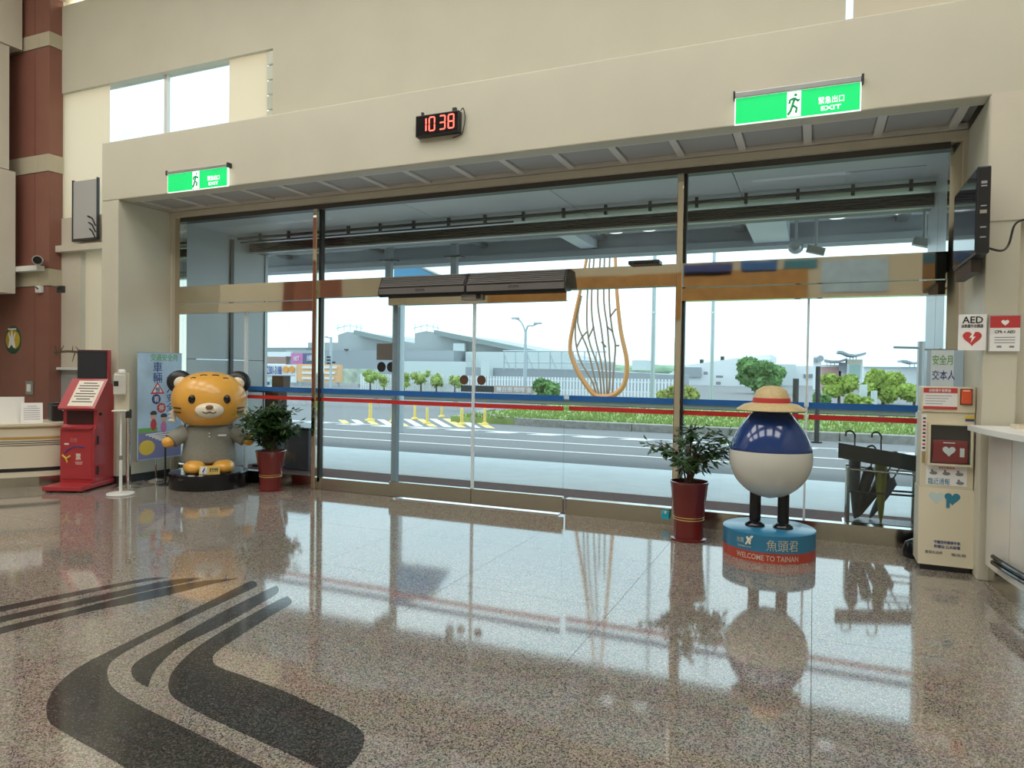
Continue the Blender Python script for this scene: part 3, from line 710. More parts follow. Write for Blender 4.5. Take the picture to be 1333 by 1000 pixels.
def on_head(x, z, off=0.0):     # point on the front of the head
    u = min(.999, (x/.455)**2); v = min(.999, ((z-HZ)/.365)**2); r = max(0.02, 1-u-v)
    return Vector((x, -.40*math.sqrt(r)**.9-off, z))
for sx in (-1, 1):
    e = MB(); e.ell((sx*.35, .05, 1.345), .155, .075, .15, 24, 12); eo = e.build('ear', BLACK, hdo, True)
    e = MB(); e.ell((sx*.335, -.015, 1.33), .085, .03, .085, 20, 10); e.build('inner_ear', TIGC, hdo, True)
    p = on_head(sx*.20, 1.14)
    e = MB(); e.ell((p.x, p.y+.005, p.z), .045, .03, .055, 16, 10); e.build('eye', BLACKG, hdo, True)
    for k, zz in enumerate((1.02, .965)):
        e = MB(); e.tube(spline([on_head(sx*x, zz+.02*(x-.3)*3, .0) for x in (.33, .375, .41)]), [.004]+[.011]*11+[.003] if False else .009, 6); e.build('stripe', BLACK, hdo)
    for k, (x0, x1, zz) in enumerate(((.03, .11, 1.435), (.16, .22, 1.40))):
        e = MB(); e.tube([on_head(sx*x0, zz), on_head(sx*(x0+x1)/2, zz+.004), on_head(sx*x1, zz-.006)], .010, 6); e.build('stripe', BLACK, hdo)
    e = MB()
    for k in range(3): e.tube([on_head(sx*.40, .97-.05*k), Vector((sx*(.475+.005*k), -.06, .965-.055*k))], [.04, .004], 6)
    e.build('cheek_tuft', TIGC, hdo, True)
e = MB(); e.ell((0, -.37, 1.0), .17, .10, .10, 26, 12); e.build('muzzle', TIGC, hdo, True)
e = MB(); e.ell((0, -.465, 1.045), .045, .03, .028, 14, 8); e.build('nose', mat('nose_brown', (.25, .12, .07), .4), hdo, True)
e = MB(); e.tube(spline([(-.08, -.452, .99), (-.04, -.470, .972), (0, -.473, .985), (.04, -.470, .972), (.08, -.452, .99)]), .006, 6); e.build('mouth', BLACK, hdo)
pq = box('name_plate', mat('plate_yellow', (.80, .58, .16), .4), tr, -.115, .125, -.425, -.41, .205, .315)
box('plate_logo', WPAPER, pq, -.10, -.02, -.428, -.425, .215, .305); MB().tube([(-.075, -.429, .24), (-.06, -.429, .265), (-.05, -.429, .285)], .007, 5).build('logo_mark', NAVY, pq)
text('lettering', '臺灣運動', .035, BLACK, pq, (.055, -.4255, .27), width=.10, ext=.001); box('text_line', GREYT, pq, .005, .105, -.427, -.425, .238, .248)

# potted plants ---------------------------------------------------
def plant(name, label, p, rim_r, base_r, h, leaf_top, spread, nstem, nleaf, seed, rz=0):
    rnd = random.Random(seed)
    t = thing(name, label, 'potted plant', (p.x, p.y, 0), rz)
    MB().lathe([(0, .0), (base_r*1.22, .0), (base_r*1.25, .02), (base_r*1.12, .024), (0, .024)], 32).build('saucer', POTR, t, True)
    MB().lathe([(0, .02), (base_r, .022), (base_r*1.0, .10), (base_r*1.02, h*.38), (base_r+(rim_r-base_r)*.45, h*.66), (rim_r*.97, h*.95), (rim_r*1.03, h), (rim_r*.96, h+.003), (rim_r*.93, h-.04), (0, h-.04)], 36).build('pot', POTR, t, True)
    for k in range(3): MB().lathe([(base_r*1.02, h*.36+.022*k-.004), (base_r*1.045, h*.36+.022*k), (base_r*1.03, h*.36+.022*k+.004)], 32).build('gold_ring', GOLD, t, True)
    MB().lathe([(0, h-.035), (rim_r*.93, h-.035), (0, h-.02)], 24).build('soil', SOIL, t)
    st = MB(); lf = MB()
    for i in range(nstem):
        a = rnd.uniform(0, 2*PI); R = rnd.uniform(.25, 1)*spread; top = h+(leaf_top-h)*rnd.uniform(.35, 1.0)*(1-.35*R/spread)
        e = Vector((R*math.cos(a), R*math.sin(a), top)); b = Vector((rnd.uniform(-.03, .03), rnd.uniform(-.03, .03), h-.03)); mid = Vector((e.x*.35, e.y*.35, h+(top-h)*.75))
        path = [Vector(q) for q in spline([tuple(b), tuple(mid), tuple(e)], 5)]
        st.tube(path, [.010*(1-.07*k) for k in range(len(path))], 5)
        for j in range(nleaf):
            f = rnd.uniform(.35, 1.0)*(len(path)-1); k = min(int(f), len(path)-2); q = path[k].lerp(path[k+1], f-k)
            d = Vector((rnd.gauss(0, 1)+e.x*1.5, rnd.gauss(0, 1)+e.y*1.5, rnd.gauss(-.15, .5))).normalized()
            q = q+d*rnd.uniform(.0, .07); L = rnd.uniform(.055, .10); s = d.cross(Vector((0, 0, 1))).normalized()*L*.30; n = s.cross(d).normalized()*L*.1
            lf.add([q, q+d*L*.45+s-n, q+d*L, q+d*L*.45-s-n, q+d*L*.45+n*.4], [(0, 1, 4), (1, 2, 4), (2, 3, 4), (3, 0, 4)])
    st.build('stems', BARK, t); f = lf.build('foliage', LEAF, t); f['kind'] = 'stuff'
    return t
plant('potted_plant', 'bushy green plant in a tall red pot beside the tiger', gnd(352, 638), .185, .135, .50, 1.20, .40, 40, 52, 3)
plant('potted_plant', 'sparse leafy plant in a tall red pot beside the blue sculpture', gnd(896, 702), .175, .135, .545, 1.14, .46, 17, 40, 12)

# egg-shaped sculpture on a printed round base (plain stand-in), with a straw hat
g = gnd(1000, 719.5); ang = math.atan2(-g.x, g.y)
eg = thing('sculpture', 'plain egg-shaped blue and pearl sculpture on a round printed base', 'sculpture', (g.x, g.y, 0), ang)
RB = .382
MB().lathe([(0, 0), (RB, 0), (RB, .085), (RB*.99, .085)], 56).build('base_red_band', BASER, eg, True)
MB().lathe([(RB*.99, .085), (RB, .085), (RB, .225), (RB-.01, .232), (0, .232)], 56).build('base_drum', BASEB, eg, True)
def curved_text(name, body, size, m, parent, a_mid, z, width, r):
    o = text(name, body, size, m, parent, (0, 0, 0), width=width, ext=.001)
    for v in o.data.vertices:
        a = a_mid+v.co.x/r; rr = r+.0015-v.co.y if False else r+.0015
        v.co = Vector((rr*math.cos(a), rr*math.sin(a), z+v.co.z))
    return o
curved_text('lettering', 'WELCOME TO TAINAN', .062, LETTER, eg, -PI/2-.03, .043, .52, RB)
curved_text('lettering', '魚頭君', .10, LETTER, eg, -PI/2+.30, .15, .26, RB)
curved_text('lettering', '台南', .05, LETTER, eg, -PI/2-.62, .165, .07, RB); curved_text('lettering', 'TAINAN CITY', .022, LETTER, eg, -PI/2-.52, .115, .13, RB)
m = MB()
for (a0, z0, a1, z1) in ((-.48, .135, -.36, .20), (-.46, .20, -.38, .14), (-.45, .17, -.36, .17), (-.38, .185, -.33, .21)):
    m.tube([(RB*1.003*math.cos(-PI/2+a), RB*1.003*math.sin(-PI/2+a), z) for a, z in ((a0, z0), (a1, z1))], .009, 5)
m.build('logo_mark', LETTER, eg)
for sx in (-.115, .115):
    MB().tube([(sx, 0, .23), (sx, 0, .52)], .048, 16).build('support_post', BLACKG, eg, True)
    MB().lathe([(.0, .232), (.085, .232), (.08, .25), (.052, .275)], 20, (sx, -.02, 0)).build('post_foot', BLACKG, eg, True)
prof = []
for i in range(29):
    tt = i/28; zz = .475+.845*tt; rr = .345*math.sin(PI*tt**.80)**.66 if 0 < tt < 1 else 1e-5
    prof.append((rr, zz))
m = MB(); cut = 15
m.lathe(prof[:cut], 44, (0, 0, 0), 1, .88); m.build('pearl_body', EGGS, eg, True)
m = MB(); m.lathe([(prof[cut-1][0]*.99, prof[cut-1][1]-.01)]+[(r*1.004 if r > .01 else r, z) for r, z in prof[cut-1:]], 44, (0, 0, 0), 1, .88); m.build('blue_cap', EGGB, eg, True)
ht = thing('straw_hat', 'round straw hat with a red band resting on the egg-shaped sculpture', 'hat', (g.x, g.y, 1.235), ang)
MB().lathe([(.15, .075), (.22, .06), (.285, .02), (.29, .01), (.285, .005), (.22, .04), (.15, .06)], 40).build('brim', STRAW, ht, True)
MB().lathe([(.155, .06), (.15, .12), (.125, .18), (.07, .215), (0, .222)], 36).build('crown', STRAW, ht, True)
MB().lathe([(.157, .072), (.158, .085), (.153, .115), (.150, .112)], 36).build('hat_band', REDP, ht, True)
# little cyan tag on the sill
t = thing('cyan_tag', 'small bright cyan plastic tag on the sill beside the red pot', 'tag', (-1.36, 7.15, .06)); box('body', mat('cyan', (.02, .55, .75), .3), t, -.04, .04, 0, .03, 0, .09, .01); box('clip', WHITE, t, -.01, .01, -.005, 0, .06, .09)

# ================================================================== RIGHT GROUP
aed = thing('aed_cabinet', 'cream AED cabinet on a tapered stand beside the right pier', 'cabinet', (.80, 6.46, 0))
CRM = mat('cabinet_cream', (.70, .64, .48), .35)
MB().prism([(0, .05), (.30, .05), (.30, .66), (.06, .66)], -.0, .385, 'x').build('lower_body', CRM, aed)
box('plinth', DARK, aed, .02, .365, .04, .28, 0, .05)
ub = box('upper_body', CRM, aed, .005, .375, .06, .30, .66, 1.27, .004)
box('top_box', CRM, aed, .005, .375, .05, .28, 1.27, 1.475, .004)
box('side_strip', WPAPER, aed, .01, .045, .057, .06, .95, 1.25)
for k in range(9): box('text_line', REDP if k % 2 else BLACK, aed, .018, .038, .0555, .057, .97+.03*k, .985+.03*k)
box('window_recess', mat('recess_brown', (.06, .045, .045), .4), aed, .07, .345, .055, .061, .86, 1.17)
bag = box('aed_bag', mat('bag_red', (.33, .035, .04), .5), aed, .085, .33, .035, .056, .865, 1.05, .012)
heart('heart_mark', WPAPER, bag, (.20, .965), .09, .034); box('label_plate', WPAPER, bag, .275, .305, .032, .0345, .92, .99); box('text_line', WPAPER, bag, .16, .24, .033, .0345, 1.025, 1.033)
box('pane', GLASS, aed, .07, .345, .022, .026, .86, 1.17)
for (x0, x1, z0, z1) in ((.055, .07, .845, 1.185), (.345, .36, .845, 1.185), (.07, .345, .845, .86), (.07, .345, 1.17, 1.185)): box('window_frame', CRM, aed, x0, x1, .018, .06, z0, z1)
box('handle', mat('handle_ochre', (.35, .27, .12), .5), aed, .018, .04, .05, .06, .86, .95)
box('instruction_sheet', WPAPER, aed, .015, .25, .046, .05, 1.295, 1.465); box('red_strip', REDP, aed, .015, .25, .0445, .046, 1.425, 1.465); box('red_strip', REDP, aed, .015, .25, .0445, .046, 1.295, 1.317)
text('lettering', '自動體外電擊器', .026, WPAPER, aed, (.13, .0443, 1.445), width=.15, ext=.001)
for k in range(4): box('text_line', GREYT, aed, .03, .21-.02*k, .045, .046, 1.40-.021*k, 1.404-.021*k)
box('alarm_light', mat('alarm_orange', (.75, .10, .03), .3, coat=.5), aed, .275, .345, .02, .05, 1.34, 1.455, .012); box('alarm_bezel', mat('bezel_brown', (.2, .07, .03), .5), aed, .268, .352, .043, .05, 1.333, 1.462)
box('yellow_label', YEL, aed, .31, .37, .057, .06, 1.225, 1.25); box('blue_label', NAVY, aed, .31, .37, .057, .06, 1.205, 1.222)
box('step_sheet', WPAPER, aed, .05, .33, .057, .06, .685, .84)
text('lettering', '急救步驟說明', .02, REDP, aed, (.19, .0565, .826), width=.11, ext=.0008)
for (x, z) in ((.10, .78), (.19, .78), (.28, .78), (.285, .71)):
    m = MB(); m.ell((x, .0555, z), .028, .002, .014, 10, 6); m.ell((x-.01, .0555, z+.02), .009, .002, .010, 8, 6); m.build('step_drawing', GREYT, aed)
text('lettering', '臨近通報', .055, TEAL, aed, (.14, .0565, .715), width=.15, ext=.001)
def on_front(x, z, off=.002):     # sloped lower front
    return Vector((x, .06*(z-.05)/.61-off, z))
sl_ = Vector((0, .06, .61)).normalized()
for cx, m_, nm in ((.125, SILV, 'heart_print'), (.235, TEAL, 'heart_print')):
    o = heart(nm, m_, aed, (0, 0), .11, 0); o.matrix_local = Matrix.Translation(on_front(cx, .585, .0)) @ Matrix.Rotation(-math.atan2(.06, .61), 4, 'X')
MB().obox(on_front(.205, .54), (.012, 0, 0), (0, .0015, 0), sl_*.03).build('heart_stem', TEAL, aed)
text('lettering', '守護您的健康平安', .028, NAVY, aed, on_front(.20, .235), ud=sl_, width=.18, ext=.001); text('lettering', '救護站 公共設備', .028, NAVY, aed, on_front(.20, .20), ud=sl_, width=.18, ext=.001)
text('lettering', '臺南市政府', .026, GREYT, aed, on_front(.11, .15), ud=sl_, width=.12, ext=.001); text('lettering', '衛生局', .026, GREYT, aed, on_front(.28, .145), ud=sl_, width=.10, ext=.001)
# acrylic banner behind
b2 = thing('banner_stand', 'white traffic safety banner standing behind the AED cabinet', 'banner', (.90, 7.02, 0))
box('banner_sheet', mat('banner_white', (.72, .80, .86), .5), b2, .03, .27, 0, .006, .35, 1.785); box('side_film', mat('banner_pale', (.45, .58, .70), .5), b2, .0, .03, 0, .006, .35, 1.785); box('side_film', mat('banner_pale', (0, 0, 0)), b2, .20, .27, -.001, .0, .35, 1.785)
text('lettering', '安全月', .09, GREENP, b2, (.115, -.002, 1.70), width=.15, ext=.001); text('lettering', '交本人', .09, NAVY, b2, (.125, -.002, 1.57), width=.17, ext=.001)
MB().prism([(.06, 1.36), (.04, 1.40), (.09, 1.47), (.17, 1.47), (.19, 1.44), (.19, 1.36)], -.003, -.001, 'y').build('red_mark', REDP, b2); text('lettering', '停', .06, WPAPER, b2, (.13, -.004, 1.41), ext=.001)
MB().tube([(.10, .02, .05), (.10, .02, 1.80)], .008, 8).build('pole', ALU, b2)
MB().tube([(-.02, .02, 1.79), (.265, .02, 1.79)], .006, 6).build('cross_bar', ALU, b2)
MB().lathe([(0, 0), (.13, 0), (.135, .05), (.115, .12), (.05, .155), (0, .16)], 28, (-.03, -.1, 0)).build('weight_base', BLACKG, b2, True)

# right service counter, curved, with a black bumper rail
rcn = thing('service_counter', 'white curved service counter with black bumper rail at the right', 'counter', (6.22, 6.5, 0))
A0, A1 = math.radians(182.4), math.radians(216); R = 5.0
arc(R-.06, R-.02, 0, .14, A0, A1).build('kick_plate', STEEL2, rcn, True)
n = 6
for k in range(n):
    a0 = A0+(A1-A0)*k/n; a1 = A0+(A1-A0)*(k+1)/n-.0012
    arc(R-.5, R, .14, 1.15, a0, a1, 6).build('front_panel', mat('counter_white', (.72, .69, .63), .18, coat=.3), rcn, True)
arc(R-.7, R+.14, 1.15, 1.19, A0, A1, 40).build('counter_top', WHITE, rcn, True)
for z in (.225, .265):
    MB().tube([((R+.035)*math.cos(A0+.06+(A1-A0-.06)*k/30), (R+.035)*math.sin(A0+.06+(A1-A0-.06)*k/30), z) for k in range(31)], .017, 8).build('bumper_rail', BLACKG, rcn, True)
t = thing('desk_tray', 'shallow cream tray on the white service counter', 'tray', (1.32, 5.95, 1.19)); box('tray_body', CREAM, t, 0, .3, 0, .16, 0, .012); box('rim', CREAM, t, 0, .3, .15, .16, .012, .03); box('rim', CREAM, t, 0, .01, 0, .15, .012, .03)

# umbrella rack outside the glass ---------------------------------
ur = thing('umbrella_rack', 'steel umbrella rack with a tilted black board outside the right bay', 'umbrella rack', (.23, 7.60, 0))
for x in (.10, .69):
    for y in (0, .24): MB().tube([(x, y, .0), (x, y, .66)], .018, 8).build('post', STEEL2, ur)
for y in (0, .24): MB().tube([(.10, y, .42), (.69, y, .42)], .010, 6).build('rail', DARK, ur)
for y in (0, .24): MB().tube([(.10, y, .64), (.69, y, .62)], .010, 6).build('rail', CHROME, ur)
box('drip_tray', DARK, ur, .08, .71, -.03, .27, .10, .13); box('tray_rim', CHROME, ur, .06, .73, -.04, .28, .09, .105)
MB().obox((.345, -.03, .775), (.34, 0, -.045), (0, .006, 0), (.0, 0, .075)).build('board', BLACK, ur)
def umbrella(p0, p1, m, label, hook=True):
    p0 = Vector(p0); p1 = Vector(p1); d = (p1-p0).normalized(); L = (p1-p0).length
    t = thing('umbrella', label, 'umbrella', p0, group='umbrellas in the rack')
    fl_ = [p0*0+d*(L*f) for f in (0, .08, .25, .5, .72, .80)]
    MB().tube(fl_, [.008, .022, .035, .05, .055, .012], 8).build('canopy', m, t, True)
    MB().tube([d*(L*.78), d*L], .007, 6).build('shaft', DARK, t)
    sx = Vector((1, 0, 0)) if hook else Vector((-1, 0, 0))
    q = d*L; MB().tube(spline([tuple(q), tuple(q+d*.04+sx*.0), tuple(q+d*.075-sx*.035), tuple(q+d*.06-sx*.075), tuple(q+d*.02-sx*.08)]), .009, 7).build('handle', BLACK, t, True)
UB = (.23, 7.70)
umbrella((.23+.17, 7.70, .14), (.23+.155, 7.72, .93), mat('umb_slate', (.05, .055, .065), .6), 'slate grey folded umbrella with crook handle, leftmost in the rack')
umbrella((.23+.18, 7.72, .14), (.23+.33, 7.66, .80), mat('umb_black', (.02, .02, .022), .6), 'black folded umbrella leaning right at the rack left side')
umbrella((.23+.20, 7.78, .14), (.23+.52, 7.74, .75), mat('umb_brown', (.035, .028, .025), .6), 'dark brown folded umbrella leaning steeply across the rack')
umbrella((.23+.40, 7.70, .13), (.23+.385, 7.70, .93), mat('umb_olive', (.20, .19, .03), .6), 'olive yellow folded umbrella hanging in the middle of the rack')
umbrella((.23+.31, 7.80, .14), (.23+.56, 7.78, .66), mat('umb_blue', (.06, .075, .11), .6), 'dark blue folded umbrella leaning at the rack right side', False)
# ================================================================== small wall things at the left
em = thing('oval_emblem', 'oval green and yellow emblem on the terracotta column', 'emblem', (-12.2, 7.398, 1.94))
MB().ell((0, 0, 0), .215, .012, .235, 32, 12).build('green_rim', mat('emblem_green', (.02, .09, .05), .5), em)
MB().ell((0, -.006, 0), .185, .012, .17, 32, 12).build('yellow_field', mat('emblem_yellow', (.55, .40, .03), .5), em)
m = MB(); m.prism([(-.09, -.13), (.09, -.13), (.055, .0), (.09, .12), (.03, .03), (0, .16), (-.03, .03), (-.09, .12), (-.055, 0)], -.024, -.016, 'y'); m.build('white_figure', WPAPER, em)
box('white_bar', WPAPER, em, -.10, .10, -.022, -.010, .165, .19); m = MB(); m.prism([(-.11, -.19), (.11, -.19), (0, -.08)], -.026, -.02, 'y'); m.build('green_peak', mat('emblem_green', (0, 0, 0)), em)
cc = thing('security_camera', 'grey bullet security camera on the terracotta column band', 'security camera', (-11.42, 7.36, 3.14))
MB().tube([(.0, -.06, .06), (.24, -.22, .03)], .075, 14).build('body', mat('cam_grey', (.45, .45, .43), .4), cc, True); MB().tube([(.235, -.217, .031), (.25, -.227, .029)], .06, 14).build('lens', BLACKG, cc)
box('bracket', WHITE, cc, -.60, .04, -.10, .02, -.10, -.02); MB().tube([(-.1, -.02, .0), (0, -.06, .05)], .02, 8).build('arm', WHITE, cc)
for px, lb in ((49, 'tiny white sensor box under the column band'), (77, 'tiny dark sensor box at the column edge')):
    p = at(px, 376, 7.33); t = thing('wall_sensor', lb, 'sensor', p); box('body', WHITE if px < 60 else DARK, t, -.07, .05, 0, .07, -.06, .05, .01); MB().tube([(0, 0, 0), (.05, -.06, .02)], .012, 6).build('antenna', DARK, t)
p = at(37.5, 505, 7.38); t = thing('wall_switch', 'small grey switch plate low on the terracotta column', 'switch', p); box('plate', ALU, t, -.09, .09, 0, .02, -.11, .11, .006); box('rocker', WHITE, t, -.05, -.005, -.006, 0, -.06, .06); box('rocker', WHITE, t, .005, .05, -.006, 0, -.06, .06)
p = at(72, 459, 7.3); t = thing('dried_branch', 'dark dried branch sticking out beside the terracotta column', 'branch', p)
MB().tube(spline([(0, 0, 0), (.3, .02, .02), (.72, .04, -.01)]), .018, 6).build('stem', BARK, t)
tw = MB()
for k in range(9):
    x = (.02+.02*k) if k < 5 else (.40+.06*(k-5)); a = random.uniform(-1, 1); tw.tube([(x, 0, 0), (x+random.uniform(-.05, .10), random.uniform(-.05, .05), .16*(1 if a > 0 else -1)*random.uniform(.5, 1))], [.010, .004], 5)
tw.build('twigs', BARK, t)

# ================================================================== OUTDOORS
og = sroot('ground_outdoor', 'asphalt road and paved walkway in front of the entrance', 'ground')
box('asphalt_surface', ASPH, og, -140, 140, 11.27, 190, -.20, -.005)
box('walkway_surface', WALK, og, -40, 40, 8.86, 11.27, -.20, .0)
box('entrance_mat', CARPET, og, -8.25, 1.12, 7.31, 8.78, -.20, .0)
box('threshold_strip', WLINE, og, -40, 40, 8.78, 8.86, -.20, .004)
box('walkway_edge', KERB, og, -40, -8.25, 7.8, 8.78, -.20, 0); box('walkway_edge', KERB, og, 1.12, 40, 7.8, 8.78, -.20, 0)
for Y in (12.9, 14.45): box('lane_line', WLINE, og, -60, 40, Y-.05, Y+.05, -.02, -.001)
for k in range(34): 
    x = -26+1.15*k; MB().prism([(x, 15.95), (x+.62, 15.95), (x+.82, 16.25), (x+.2, 16.25)], -.02, -.001).build('dash_line', WLINE, og)
box('lane_line', WLINE, og, -60, 40, 16.35, 16.43, -.02, -.001)
# hatched island (painted) left of the median
for k in range(11):
    a = gnd(448+18.5*k, 552+.5*k); b = gnd(440+17*k, 546.5-.2*k); dx = .26
    MB().prism([(a.x, a.y), (a.x+dx, a.y), (b.x+dx, b.y), (b.x, b.y)], -.02, -.001).build('hatch_stripe', WLINE if k % 2 else YLINE, og)
# median
md = sroot('ground_median', 'raised grass median with stone kerb beyond the road', 'median')
box('kerb_stone', KERB, md, -6.4, -4.42, 18.3, 18.6, -.02, .20, .02)
for k in range(12): box('kerb_stone', KERB, md, -4.4+2.5*k, -1.92+2.5*k, 18.3, 18.6, -.02, .20, .02)
arc(3.9, 4.2, -.02, .20, math.radians(180), math.radians(270), 10).build('kerb_stone', KERB, md, loc=(-6.4, 22.5, 0))
box('turf_base', SOILG, md, -10.0, 40, 18.6, 32, -.02, .17)
rnd = random.Random(5); gm = MB()
for k in range(15000):
    y = 18.6+7*rnd.random()**1.6; x = -9.8+(y*.75+20)*rnd.random(); h = rnd.uniform(.05, .14) if y < 22 else rnd.uniform(.08, .2); a = rnd.uniform(0, PI); c, s_ = math.cos(a)*.035, math.sin(a)*.035
    lx, ly = rnd.uniform(-.08, .08), rnd.uniform(-.08, .08); gm.add([(x-c, y-s_, .16), (x+c, y+s_, .16), (x+lx, y+ly, .16+h)], [(0, 1, 2)])
go = gm.build('grass', GRASS); go['kind'] = 'stuff'; go['label'] = 'bright green grass growing on the median'; go['category'] = 'grass'
# guard rail
gr = thing('guard_rail', 'long grey guard rail standing behind the grass median', 'guard rail', (0, 23.6, 0))
z1 = at(738, 519, 23.6).z; z0 = at(738, 527.5, 23.6).z
MB().prism([(0, z0), (-.05, z0+.03), (0, (z0+z1)/2), (-.05, z1-.03), (0, z1), (.03, z1), (.03, z0)], -45, 30, 'x').build('beam', RAIL, gr)
for k in range(15): box('post', mat('post_pale', (.55, .56, .54), .6), gr, -30.6+3.6*k, -30.42+3.6*k, .02, .14, -.1, z1-.02)
# bollards
bp = [(482, 548, 1.25), (511, 550, 1), (540, 546, 1), (556, 552, 1), (575, 543, 1), (601, 553, 1.15), (631, 553, 1.0)]
proto = None
names = ['thick yellow bollard, leftmost on the hatched island', 'second yellow bollard from the left on the hatched island', 'yellow bollard standing behind the door stile right side', 'yellow bollard at the front middle of the hatched island', 'yellow bollard farthest back on the hatched island', 'thicker yellow bollard with a wide foot on the hatched island', 'yellow bollard beside the end of the grass median']
for (px, py, s_), lb in zip(bp, names):
    g = gnd(px, py); 
    if proto is None:
        t = proto = thing('bollard', lb, 'bollard', (g.x, g.y, 0), group='yellow bollards')
        MB().lathe([(0, 0), (.15, 0), (.13, .06), (.06, .09), (.055, .12)], 14).build('foot', YBOL, t, True); MB().lathe([(.05, .1), (.048, .62), (.03, .66), (0, .66)], 12).build('post', YBOL, t, True)
        MB().lathe([(.052, .45), (.052, .53)], 12).build('reflective_band', YLINE, t, True)
    else: t = copy_tree(proto); t.location = (g.x, g.y, 0); t['label'] = lb
    t.scale = (s_*.8, s_*.8, .72 if s_ < 1.2 else .85)
# vestibule: side walls, ceiling, shutter
vs = sroot('wall_outer_left', 'grey metal panel wall outside, left of the entrance', 'wall')
box('wall_panel', GREYP, vs, -8.60, -8.25, 7.33, 8.20, 1.66, 3.60); box('wall_panel', GREYP, vs, -8.60, -8.25, 7.33, 8.20, 0, 1.65)
box('wall_panel', GREYP, vs, -8.60, -8.25, 8.215, 8.90, 1.66, 3.60); box('wall_panel', GREYP, vs, -8.60, -8.25, 8.215, 8.90, 0, 1.65)
box('guide_rail', DARKS, vs, -8.26, -8.22, 8.16, 8.22, 0, 3.5); box('edge_trim', ALU, vs, -8.62, -8.23, 8.90, 8.96, 0, 3.6)
vs = sroot('wall_outer_right', 'pale metal panel wall outside, right of the entrance', 'wall')
box('wall_panel', LGREY, vs, 1.12, 1.5, 7.33, 8.24, 0, 3.60); box('wall_panel', LGREY, vs, 1.12, 1.5, 8.255, 8.92, 0, 3.60)
vc = sroot('ceiling_vestibule', 'pale grey panelled ceiling just outside the glass', 'ceiling')
for x0, x1 in ((-8.25, -6.60), (-6.59, -4.68), (-4.67, -2.76), (-2.75, -.80), (-.79, 1.12)): box('ceiling_panel', LGREY, vc, x0, x1, 7.31, 8.95, 3.58, 3.70)
box('access_hatch', GREYP, vc, .25, .95, 7.75, 8.15, 3.574, 3.582)
rs = thing('roller_shutter', 'dark ribbed roller shutter hung under the outdoor ceiling', 'roller shutter', (-8.22, 8.55, 3.36))
for k in range(5): MB().prism([(0, .027*k), (-.02, .027*k+.008), (-.02, .027*k+.02), (0, .027*k+.027), (.3, .027*k+.027), (.3, .027*k)], 0, 9.34, 'x').build('shutter_slat', DARKS, rs)
box('bottom_bar', ALU, rs, 0, 9.34, -.03, .05, -.02, 0)
pp = thing('pipe_run', 'thin dark pipe on hangers under the outdoor ceiling', 'pipe', (-8.2, 8.28, 3.525))
MB().tube([(0, 0, 0), (9.3, 0, 0)], .022, 8).build('pipe', DARK, pp); MB().tube([(0, .05, -.05), (4.6, .05, -.05)], .012, 6).build('cable_conduit', DARK, pp)
for k in range(17): box('hanger', DARK, pp, .42+.54*k, .455+.54*k, -.02, .02, -.06, .055)
# big canopy beyond
cn = sroot('canopy', 'grey steel canopy over the drop-off lane', 'canopy')
for k in range(9): box('canopy_panel', mat('canopy_pale', (.68, .70, .70), .4), cn, -26+4.2*k, -21.82+4.2*k, 8.95, 11.6, 3.84, 3.95)
box('fascia_beam', mat('canopy_fascia', (.30, .33, .37), .5), cn, -26, 12, 11.4, 11.65, 3.50, 4.0)
box('fascia_lip', WARE3, cn, -26, 12, 11.28, 11.4, 3.50, 3.60)
box('inner_beam', WARE3, cn, -26, 12, 10.6, 10.75, 3.74, 3.84)
for x in (-16.5, -14.3, -12.1, -9.9, -7.7, -5.5, -3.3, -1.1, 1.1, 3.3): box('canopy_rib', ALU, cn, x-.07, x+.07, 8.95, 11.4, 3.76, 3.84)
for p in ((745, 303), (1000, 284)):
    q = gnd(p[0], p[1], 3.72); wd = .26 if p[0] < 800 else .5
    box('cross_beam', mat('duct_pale', (.62, .66, .70), .4), cn, q.x-wd/2, q.x+wd/2, 9.0, 11.38, 3.55 if p[0] > 800 else 3.62, 3.84)
for px, py in ((811, 310), (851, 306), (1088, 298), (1170, 291)):
    q = gnd(px, py, 3.81); q.y = min(q.y, 11.1); MB().lathe([(.11, 0), (.11, .02)], 18, (q.x, q.y, 3.815)).build('downlight', DOWNL, cn); MB().lathe([(.14, .0), (.14, .015)], 18, (q.x, q.y, 3.826)).build('downlight_ring', WHITE, cn)
for px, hw in ((507, .09), (592, .09)):
    q = at(px, 330, 10.9); box('hanger_post', WARE3, cn, q.x-.055, q.x+.055, 10.85, 10.95, 2.98, 3.84); box('post_cap', DARK, cn, q.x-.15, q.x+.15, 10.8, 11.0, 3.52, 3.54)
a = at(513, 334, 14.5); b = at(566, 358, 14.5); c = at(513, 360, 14.5)
t = thing('blue_awning', 'blue slanting awning seen under the canopy', 'awning', (0, 14.5, 0)); MB().prism([(a.x, a.z), (b.x, b.z), (b.x+.4, c.z-.55), (a.x, c.z-.55)], 0, .3, 'y').build('side_sheet', mat('awning_blue', (.10, .32, .55), .5), t); MB().obox(((a.x+b.x)/2, .15, (a.z+b.z)/2+.03), ((b.x-a.x)/2+.1, 0, (b.z-a.z)/2-.04), (0, .16, 0), (0, 0, .02)).build('top_edge', ALU, t); box('awning_post', POLEG, t, a.x+.1, a.x+.2, .1, .2, 0, c.z-.3)
